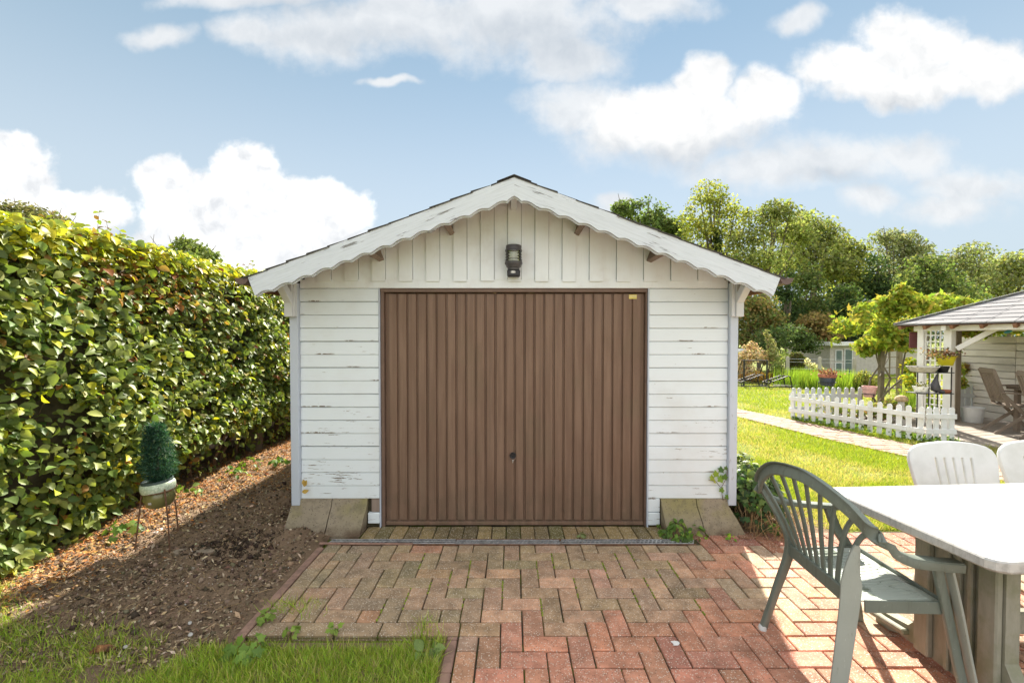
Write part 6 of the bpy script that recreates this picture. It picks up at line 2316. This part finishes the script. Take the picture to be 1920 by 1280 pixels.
tree('ash_tree', 'grey green thin topped tree behind the dark ivy clad one', 36, 1680, 640, [(1660, 445, 30, 16), (1690, 450, 34, 18), (1715, 470, 34, 20), (1675, 475, 40, 22), (1730, 490, 34, 22), (1690, 505, 55, 30)], 7600, .22, GRY, TG, .28, shell=.45)
tree('birch_tree', 'sparse twiggy tree with bare branch ends near the right edge', 32, 1800, 640, [(1830, 470, 34, 18), (1800, 485, 40, 20), (1775, 500, 40, 22), (1835, 500, 30, 22), (1810, 525, 60, 28), (1760, 530, 40, 26)], 6000, .20, GRY + OL[:1], TG, .22, shell=.4, limbs=6)
tree('willow_tree', 'soft light olive tree at the right edge above the gazebo roof', 33, 1895, 640, [(1890, 490, 40, 22), (1920, 500, 40, 26), (1870, 515, 40, 26), (1910, 535, 60, 34), (1955, 520, 40, 40), (1850, 540, 40, 30)], 8000, .22, YG[:1] + GRY, TG, .25, droop=.7)
tree('hawthorn_tree', 'mid green bushy tree below the twiggy one, left of the gazebo', 28, 1735, 640, [(1735, 500, 44, 24), (1710, 530, 44, 28), (1765, 525, 44, 28), (1740, 560, 70, 36), (1800, 560, 50, 34), (1690, 570, 44, 34)], 9500, .19, MG + OL, TG, .25)
tree('yew_tree', 'dark narrow conifer right of the garage eave', 22, 1478, 640, [(1476, 520, 14, 22), (1474, 550, 24, 24), (1478, 580, 30, 28), (1470, 610, 34, 30)], 4200, .13, DK, TG, .16, cat='conifer')
tree('elder_tree', 'rusty tinged bush right behind the garage corner', 20, 1425, 640, [(1420, 570, 40, 24), (1400, 590, 40, 26), (1440, 600, 40, 30), (1395, 630, 34, 30)], 6500, .13, BR + OL, TG, .1, cat='bush')
tree('lime_tree', 'light green tangle of saplings with a pinkish broken stem', 23, 1520, 640, [(1515, 520, 34, 30), (1530, 560, 44, 34), (1500, 580, 34, 34), (1550, 600, 44, 30), (1520, 620, 44, 30)], 8500, .15, OL + WIL[:1] + MG, TG, .14)
tree('elder_tree', 'brown leaved shrub beneath the saplings', 20, 1535, 650, [(1530, 605, 34, 22), (1510, 620, 34, 22), (1550, 625, 34, 24)], 4200, .13, BR, TG, .08, cat='bush')
tree('holly_tree', 'deep green bush between the saplings and the vine', 21, 1590, 650, [(1585, 560, 34, 30), (1600, 590, 44, 34), (1575, 610, 40, 30), (1615, 625, 44, 26)], 6500, .14, DK + MG[:1], TG, .12, cat='bush')
tree('laurel_bush', 'bluish green spreading bush above the mesh goals', 18.5, 1460, 660, [(1450, 635, 44, 22), (1485, 630, 40, 24), (1515, 650, 36, 22), (1430, 655, 36, 22)], 6000, .11, MG + [(0.10, .14, .06)], TG, .07, cat='bush')
# closing woodland farther back, an uncountable mass
lob = []
for q in range(46):
    px = 1360 + q * 14.5; py = 560 + 22 * sin(q * 1.7)
    c = at(px, py, 40 + 2 * sin(q)); lob.append(((c.x, c.y, c.z), (1.6, 1.6, 3.6)))
    c = at(px, 625, 40); lob.append(((c.x, c.y, c.z), (1.6, 1.6, 2.0)))
tag(crown('woodland', lob, 26000, .27, MG + OL + DK, None), 'distant woodland closing off the view behind the garden trees', 'woodland', kind='stuff')
# trees behind the hedge
tree('willow_tree', 'grey olive tree top showing over the hedge at the left edge', 16, 40, 640, [(30, 395, 44, 18), (70, 405, 40, 18), (105, 420, 34, 16), (0, 400, 40, 20), (60, 430, 70, 26), (125, 432, 22, 12)], 6000, .12, [(0.20, .19, .085), (0.26, .23, .10), (0.15, .16, .06)], 'trees behind the hedge', .14, droop=.7)
tree('apple_tree', 'small light green tree top showing over the middle of the hedge', 13, 345, 640, [(345, 455, 22, 10), (325, 468, 26, 12), (365, 468, 28, 12), (390, 480, 24, 12), (345, 485, 60, 16), (300, 470, 18, 8)], 2600, .10, [(0.17, .22, .06), (0.22, .27, .08)], 'trees behind the hedge', .09)

# vine on its rustic arch
va = thing('vine_arch', 'rustic wooden arch with side lattice carrying a yellow green vine', 'arch', (9.0, 11.2, 0))
for (px, Y) in ((1652, 10.6), (1686, 11.4)):
    c = at(px, 700, Y)
    MB().box(c.x - .05, c.x + .05, Y - .045, Y + .045, 0, 1.9, .006).build('post', M['post_wood'], va)
x0, x1 = at(1656, 700, 11.0).x, at(1684, 700, 11.4).x
for k in range(7): MB().beam((x0, 11.1, .25 + k * .26), (x1, 11.4, .25 + k * .26), .02, .022).build('lattice_bar', M['post_wood'], va)
MB().beam(((x0 + x1) / 2, 11.24, .1), ((x0 + x1) / 2, 11.24, 1.95), .022, .022, up=(1, 0, 0)).build('lattice_bar', M['post_wood'], va)
for z in (1.96,): 
    for Y in (10.9, 11.4): MB().beam((8.8, Y, z), (11.2, Y, z), .06, .09).build('cross_beam', M['post_wood'], va)
vn = thing('grape_vine', 'lush yellow green grape vine sprawling over the wooden arch', 'vine', (8.9, 10.9, 0))
k_ = 10.9 / F
def lobes_at(lst, Y, dep=.8): 
    k = Y / F; out = []
    for px, py, rx, ry in lst:
        c = at(px, py, Y + rng.normal(0, .2)); out.append(((c.x, c.y, c.z), (rx * k, max(rx, ry) * k * dep, ry * k)))
    return out
VC = [(0.36, .43, .06), (0.45, .47, .07), (0.28, .37, .055), (0.46, .39, .08), (0.22, .30, .06)]
crown('foliage', lobes_at([(1600, 600, 34, 22), (1630, 585, 36, 22), (1665, 575, 36, 24), (1690, 555, 22, 22), (1720, 570, 40, 18), (1765, 565, 44, 16), (1805, 568, 26, 10), (1585, 620, 28, 18), (1580, 640, 22, 10), (1640, 620, 44, 26), (1680, 615, 40, 26), (1625, 650, 26, 20), (1655, 640, 30, 18), (1700, 640, 26, 20), (1690, 530, 8, 14), (1720, 600, 40, 26), (1652, 632, 26, 22), (1688, 628, 24, 22), (1566, 606, 14, 12)], 10.3, .6), 9500, .115, VC, vn, base=(IVY_V, IVY_F), shell=.5, droop=.4, gap=.50)
mb = MB()
c = at(1650, 750, 10.5)
for s in range(3):
    pts = [Vector((c.x + rng.normal(0, .05), 10.5, 0))]
    for q in range(7): pts.append(pts[-1] + Vector((rng.normal(.03 * s, .10), rng.normal(0, .05), .28)))
    mb.tube(pts, [.024, .022, .02, .018, .016, .013, .01, .006], 7)
mb.tube([(c.x - .05, 10.45, .62), (c.x + .25, 10.7, .85), (c.x + .5, 10.9, 1.0), (c.x + .7, 11.1, 1.25)], [.016, .014, .012, .008], 6)
mb.build('vine_stem', M['bark'], vn, smooth=True)
crown('foliage', lobes_at([(1820, 622, 30, 10), (1850, 620, 26, 10), (1900, 615, 30, 12), (1800, 715, 12, 14), (1810, 690, 10, 10), (1833, 700, 14, 8), (1870, 612, 20, 10)], 8.35, .5), 1700, .085, VC + BR[:2], tag(thing('creeper', 'yellowing creeper trailing along the top of the slat fence', 'creeper', (8.6, 8.3, 1.5))), base=(IVY_V, IVY_F))

# shrubs and clumps of the back border
def clump(name, label, cat, lst, Y, n, size, cols, group=None, base=(QUAD_V, QUAD_F), droop=0.0, shell=.5):
    L_ = lobes_at(lst, Y); t = thing(name, label, cat, (L_[0][0][0], Y, 0), 0, group)
    crown('foliage', L_, n, size, cols, t, base=base, droop=droop, shell=shell)
    x = L_[0][0][0]
    mb = MB()
    for q in range(7):
        e = L_[q % len(L_)][0]
        mb.tube([(x + rng.normal(0, .1), Y + rng.normal(0, .1), -.05), ((x + e[0]) / 2, Y, max(.05, e[2] * .5)), e], [.02, .014, .005], 5)
    mb.build('stem', M['twig'], t)
    return t


clump('hydrangea', 'dried peach coloured hydrangea bush behind the mesh goals', 'shrub', [(1405, 650, 16, 10), (1415, 665, 24, 16), (1395, 672, 18, 12), (1435, 670, 14, 14), (1400, 690, 26, 14)], 16.2, 3200, .085, [(0.78, .54, .36), (0.68, .44, .27), (0.82, .62, .46), (0.36, .31, .13)])
clump('pampas_stalks', 'tall pale dead flower spires rising beside the hydrangea', 'plant', [(1446, 650, 6, 18), (1450, 670, 8, 22), (1440, 635, 5, 12), (1455, 690, 12, 18), (1437, 625, 3, 8)], 16.0, 1500, .07, [(0.33, .32, .14), (0.42, .38, .2), (0.2, .24, .08)], droop=-.8)
clump('fern_patch', 'rust coloured dying ferns low behind the mesh goals', 'fern', [(1395, 708, 22, 9), (1425, 706, 24, 9), (1455, 706, 20, 9)], 15.6, 1500, .085, [(0.45, .25, .06), (0.36, .17, .05), (0.5, .36, .1)])
clump('green_shrub', 'loose green shrub between the goals and the first concrete post', 'shrub', [(1462, 690, 14, 22), (1470, 670, 10, 16), (1450, 700, 14, 14)], 15.4, 1800, .075, [(0.16, .21, .06), (0.22, .27, .08)])
tp = thing('topiary_ball', 'clipped round topiary ball with sunlit orange rim', 'topiary', (at(1494, 680, 16.4).x, 16.4, 0))
c = at(1494, 678, 16.4)
crown('foliage', [((c.x, c.y, c.z), (.28, .28, .40))], 4200, .05, [(0.09, .12, .025), (0.13, .16, .03), (0.22, .17, .05)], tp, shell=.12)
MB().tube([(c.x, c.y, -.05), (c.x, c.y, c.z)], [.05, .04], 6).build('stem', M['bark'], tp)
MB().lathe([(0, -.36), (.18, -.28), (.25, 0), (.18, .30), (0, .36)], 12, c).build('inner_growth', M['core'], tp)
clump('box_hedge', 'low dark clipped hedge under the topiary ball', 'hedge', [(1495, 702, 22, 8), (1515, 700, 18, 8)], 15.9, 2000, .06, DK + MG[:1])
clump('white_flowers', 'cream flower heads beside the topiary ball', 'flowers', [(1514, 678, 5, 8), (1525, 688, 10, 6), (1535, 690, 6, 5)], 15.7, 420, .07, [(0.75, .68, .45), (0.7, .58, .36), (0.3, .32, .1)])
clump('golden_shrub', 'golden green feathery shrub left of the vine arch', 'shrub', [(1625, 715, 22, 22), (1605, 725, 16, 16), (1640, 722, 14, 18)], 13.4, 3000, .075, [(0.34, .33, .08), (0.42, .38, .1), (0.17, .2, .06)], droop=-.4)
clump('goldenrod', 'yellow flowering goldenrod behind the wire stand', 'plant', [(1708, 690, 18, 22), (1700, 720, 16, 20), (1720, 705, 12, 24)], 10.2, 2300, .07, [(0.45, .42, .04), (0.2, .3, .05), (0.26, .34, .06), (.5, .42, .05)])
# grass clumps: long arching blades
def grass_clump(label, px, Y, n, h, spread, cols):
    c = at(px, 700, Y); t = thing('ornamental_grass', label, 'grass', (c.x, Y, 0), 0, 'grass clumps of the back border')
    x = c.x + rng.normal(0, spread * .3, n); y = Y + rng.normal(0, spread * .3, n)
    P = np.stack([x, y, np.full(n, -.03)], -1)
    a = rng.random(n) * 2 * pi; ln = rng.uniform(.2, .9, n)
    T = np.stack([np.cos(a) * ln, np.sin(a) * ln, np.ones(n)], -1)
    Nn = np.stack([-np.cos(a), -np.sin(a), ln], -1)
    hh = h * rng.uniform(.6, 1.1, n)
    s = np.stack([np.full(n, .016), hh, hh * .9], -1)
    V, Fq, C = scatter(BLADE_V[:5], np.array([(0, 1, 2, 3), (3, 2, 4, 4)]), P, Nn, T, s, palette(cols, n))
    F3 = np.concatenate([Fq[0::2][:, [0, 1, 2]], Fq[0::2][:, [0, 2, 3]], Fq[1::2][:, :3]])
    tag(place('blades', np_mesh('blades', V, F3, M['grass'], C), t), kind='stuff')
LG = [(0.26, .38, .05), (0.33, .44, .06), (0.18, .28, .04)]
grass_clump('bright green arching grass clump right of the mesh goals', 1505, 14.2, 900, .62, 1.0, LG)
grass_clump('bright green arching grass clump left of the pot on its stand', 1532, 13.6, 700, .58, .8, LG)
grass_clump('bright green arching grass clump behind the brown planted pot', 1580, 13.6, 900, .60, 1.0, LG)
grass_clump('green grass clump beside the wire stand', 1722, 8.6, 500, .55, .5, LG)
bed = clump('bed_plants', 'mixed low greenery growing inside the picket fence', 'plants', [(1600, 770, 40, 8), (1660, 775, 40, 9), (1700, 770, 30, 10), (1560, 765, 30, 6), (1680, 755, 22, 12), (1640, 765, 20, 10)], 7.9, 2200, .055, [(0.2, .25, .06), (0.28, .25, .09), (0.15, .2, .05), (.34, .22, .1)])
fw = thing('fence_weeds', 'weeds and small plants along the foot of the picket fence', 'weeds', FB)
lob = []
for q in range(15):
    f = (q + .5) / 15
    p = FA.lerp(FB, f); lob.append(((p.x + .03, p.y, .01), (.09, .12, .05 + .06 * f)))
for q in range(4):
    p = FB.lerp(FC, (q + .5) / 4); lob.append(((p.x, p.y - .02, .01), (.08, .06, .07)))
crown('foliage', lob, 1500, .05, [(0.16, .25, .05), (0.22, .32, .07), (.1, .17, .04)], fw)


# ------------------------------------------------------------------ things of the back lawn
def goal(label, px0, px1, py_top, Y, depth, h):
    a, b = at(px0, 700, Y).x, at(px1, 700, Y).x
    t = thing('mesh_goal', label, 'goal', ((a + b) / 2, Y, 0), 0, 'mesh goals on the lawn')
    r = .020
    for x in (a, b):
        MB().tube([(x, Y, 0), (x, Y, h)], r * 1.3, 6).build('post', M['dark_iron'], t)
        MB().tube([(x, Y, h), (x + .03, Y + depth * .25, h), (x + .08, Y + depth, 0)], r * .7, 6).build('back_stay', M['dark_iron'], t)
        MB().tube([(x, Y, .01), (x + .08, Y + depth, .01)], r * .7, 6).build('base_bar', M['dark_iron'], t)
    MB().tube([(a, Y, h), (b, Y, h)], r, 6).build('crossbar', M['lamp_grey'], t)
    MB().tube([(a + .08, Y + depth, .01), (b + .08, Y + depth, .01)], r * .7, 6).build('base_bar', M['dark_iron'], t)
    net = MB()
    nn = 10
    for q in range(nn + 1):
        x = a + (b - a) * q / nn
        net.tube([(x + .03, Y + depth * .25, h), (x + .08, Y + depth, 0)], .0022, 3, cap=False)
        f = q / nn
        net.tube([(a + .03 + .05 * f, Y + depth * (.25 + .75 * f), h * (1 - f)), (b + .03 + .05 * f, Y + depth * (.25 + .75 * f), h * (1 - f))], .0022, 3, cap=False)
    net.build('net', M['net'], t, kind='stuff')


goal('larger dark mesh goal frame standing upright on the back lawn', 1395, 1438, 675, 14.2, .75, .80)


def rebounder(label, px0, px1, Y, h, d):
    a, b = at(px0, 715, Y).x, at(px1, 715, Y).x
    t = thing('rebound_frame', label, 'goal', ((a + b) / 2, Y, 0), 0, 'low rebound nets on the lawn')
    for y in (Y, Y + .35):
        MB().tube([(a, y, .02), (a, y, h * .42), (a + (b - a) * .82, y, h), (b - .05, y, h), (b + .02, y, .02)], .016, 6).build('side_frame', M['dark_iron'], t)
    MB().tube([(a, Y, .02), (b, Y, .02)], .018, 6).build('base_bar', M['dark_iron'], t)
    for x, z in ((a, h * .42), (b - .05, h), (b, .02), (a, .02)):
        MB().tube([(x, Y, z), (x, Y + .35, z)], .014, 6).build('cross_tube', M['dark_iron'], t)
    net = MB()
    for q in range(9):
        f = q / 8
        x = a + (b - a) * .82 * f; z = h * (.42 + .58 * f)
        net.tube([(x, Y, z), (x, Y + .35, z)], .0022, 3, cap=False)
        net.tube([(a, Y + .35 * f, h * .42), (a + (b - a) * .82, Y + .35 * f, h)], .0022, 3, cap=False)
        net.tube([(x, Y + .35, .02), (x, Y + .35, z)], .0022, 3, cap=False)
    net.build('net', M['net'], t, kind='stuff')


rebounder('low dark rebound frame in front of the larger goal', 1390, 1434, 13.9, .36, .4)
rebounder('low dark rebound frame right of the larger goal', 1442, 1484, 13.7, .34, .4)

wf = thing('wire_fence', 'wire fence on three weathered concrete posts behind the back lawn', 'fence', (10, 14.8, 0))
xs_ = []
for px, py in ((1477, 668), (1537, 669), (1602, 671)):
    Y = 14.9 - (px - 1477) * .006
    c = at(px, py, Y); xs_.append((c.x, Y))
    MB().tube([(c.x, Y, -.05), (c.x, Y, c.z - .05), (c.x, Y, c.z)], [.058, .055, .035], 10).build('fence_post', M['conc_post'], wf, smooth=True)
for z in (.25, .5, .72, .82):
    mb = MB(); mb.tube([(x, y, z) for x, y in xs_], .005, 4); mb.build('wire', M['galv'], wf)
MB().obox((11.5, 14.0, .0), (1.6, -.35, 0), (.01, .03, 0), (0, 0, .05), .006).build('edging_board', M['fence_wood'])
tag(bpy.data.objects['edging_board'], 'pale edging board along the grass clumps at the lawn end', 'edging')
bpy.data.objects['edging_board'].location = (-1.7, -.25, 0)

# brown planted pot on a thin stand, pink pot on a stand, mushroom stone
def stand_pot(name, lab, c, r, h, z, m_, plants, band=None):
    t = thing('iron_stand', 'thin iron stand carrying the ' + lab.split(' on ')[0], 'plant stand', (c.x, c.y, 0))
    for a in (.5, 2.6, 4.7):
        MB().tube([(c.x + r * .9 * cos(a), c.y + r * .9 * sin(a), z + h * .3), (c.x + r * cos(a), c.y + r * sin(a), 0)], .008, 5).build('leg', M['dark_iron'], t)
    ring = [(c.x + r * .92 * cos(a), c.y + r * .92 * sin(a), z + h * .3) for a in np.linspace(0, 2 * pi, 21)]
    MB().tube(ring, .007, 5, cap=False).build('ring', M['dark_iron'], t)
    p = thing(name, lab, 'flower pot', (c.x, c.y, z))
    MB().lathe([(0, 0), (r * .68, 0), (r * .78, h * .1), (r * .92, h * .72)], 22, (c.x, c.y, z)).build('body', band or m_, p, smooth=True)
    MB().lathe([(r * .92, h * .72), (r, h * .76), (r * 1.02, h), (r * .9, h), (r * .85, h * .85), (0, h * .85)], 22, (c.x, c.y, z)).build('rim', m_, p, smooth=True)
    n = 260
    if plants:
        P = np.array([c.x, c.y, z + h * 1.08]) + rng.normal(size=(n, 3)) * np.array([r * .5, r * .5, h * .14])
        V, Fq, C = scatter(QUAD_V, QUAD_F, P, rand_dirs(n) + np.array([0, 0, .8]), rand_dirs(n), rng.uniform(.03, .05, n), palette(plants, n))
        tag(place('foliage', np_mesh('foliage', V, Fq, M['tree_leaf'], C), p), kind='stuff')


c = at(1551, 722, 9.3)
stand_pot('planted_pot', 'dark blue and terracotta pot of reddish plants on a thin stand', c, .165, .24, c.z - .01, M['terracotta'], [(0.24, .10, .07), (0.18, .07, .05), (0.34, .2, .13)], M['navy_glaze'])
c = at(1630, 744, 8.3)
stand_pot('pink_pot', 'pale pink pot on a dark stand at the rear picket fence', c, .115, .20, c.z, M['pink_pot'], None)
ms = thing('mushroom_stone', 'tan mushroom shaped garden ornament among the bed plants', 'ornament', (at(1690, 750, 7.7).x, 7.7, 0))
c = at(1690, 748, 7.7)
MB().lathe([(0, 0), (.07, 0), (.055, .1), (.045, c.z), (.04, c.z + .02)], 14, (c.x, 7.7, 0)).build('stalk', M['pale_grey'], ms, smooth=True)
MB().lathe([(.0, c.z - .03), (.075, c.z - .035), (.095, c.z - .01), (.085, c.z + .03), (.05, c.z + .06), (0, c.z + .07)], 18, (c.x, 7.7, 0)).build('cap', M['mushroom'], ms, smooth=True)

# low outbuilding with glazed door, and a blue grey shed corner far left of it
sh = thing('outbuilding', 'low beige outbuilding with white flat roof edge behind the wire fence', 'shed', (14.5, 19.5, 0))
a, b, zt = at(1556, 700, 19).x, at(1725, 700, 19).x, at(1556, 648, 19).z
MB().box(a, b, 19.0, 22.0, -.03, zt).build('wall', M['shed_wall'], sh)
MB().box(a - .2, b + .1, 18.75, 22.2, zt + .002, zt + .16, .01).build('roof', M['shed_trim'], sh)
for px0, px1, z0, z1, nm in ((1566, 1577, .55, .98, 'window'), (1566, 1577, .05, .45, 'window'), (1583, 1596, .05, 1.02, 'door')):
    x0, x1 = at(px0, 700, 19).x, at(px1, 700, 19).x
    f = MB().box(x0 - .03, x1 + .03, 18.965, 18.998, z0 - .03, z1 + .03, .004).build(nm, M['shed_trim'], sh)
    MB().box(x0 + .01, x1 - .01, 18.955, 18.963, z0, z1).build('pane', M['glass_dark'], f)
bs = thing('blue_shed', 'blue grey shed corner with a pale roof edge behind the garage post', 'shed', (9.0, 18.5, 0))
a, b, zt = at(1330, 700, 17.5).x, at(1392, 700, 17.5).x, at(1380, 662, 17.5).z
MB().box(a, b, 17.5, 19.5, -.03, zt).build('wall', M['blue_grey_wall'], bs)
MB().obox(((a + b) / 2, 18.5, zt + .06), ((b - a) / 2 + .15, 0, .05), (0, 1.1, 0), (0, 0, .05), .01).build('roof', M['shed_trim'], bs)
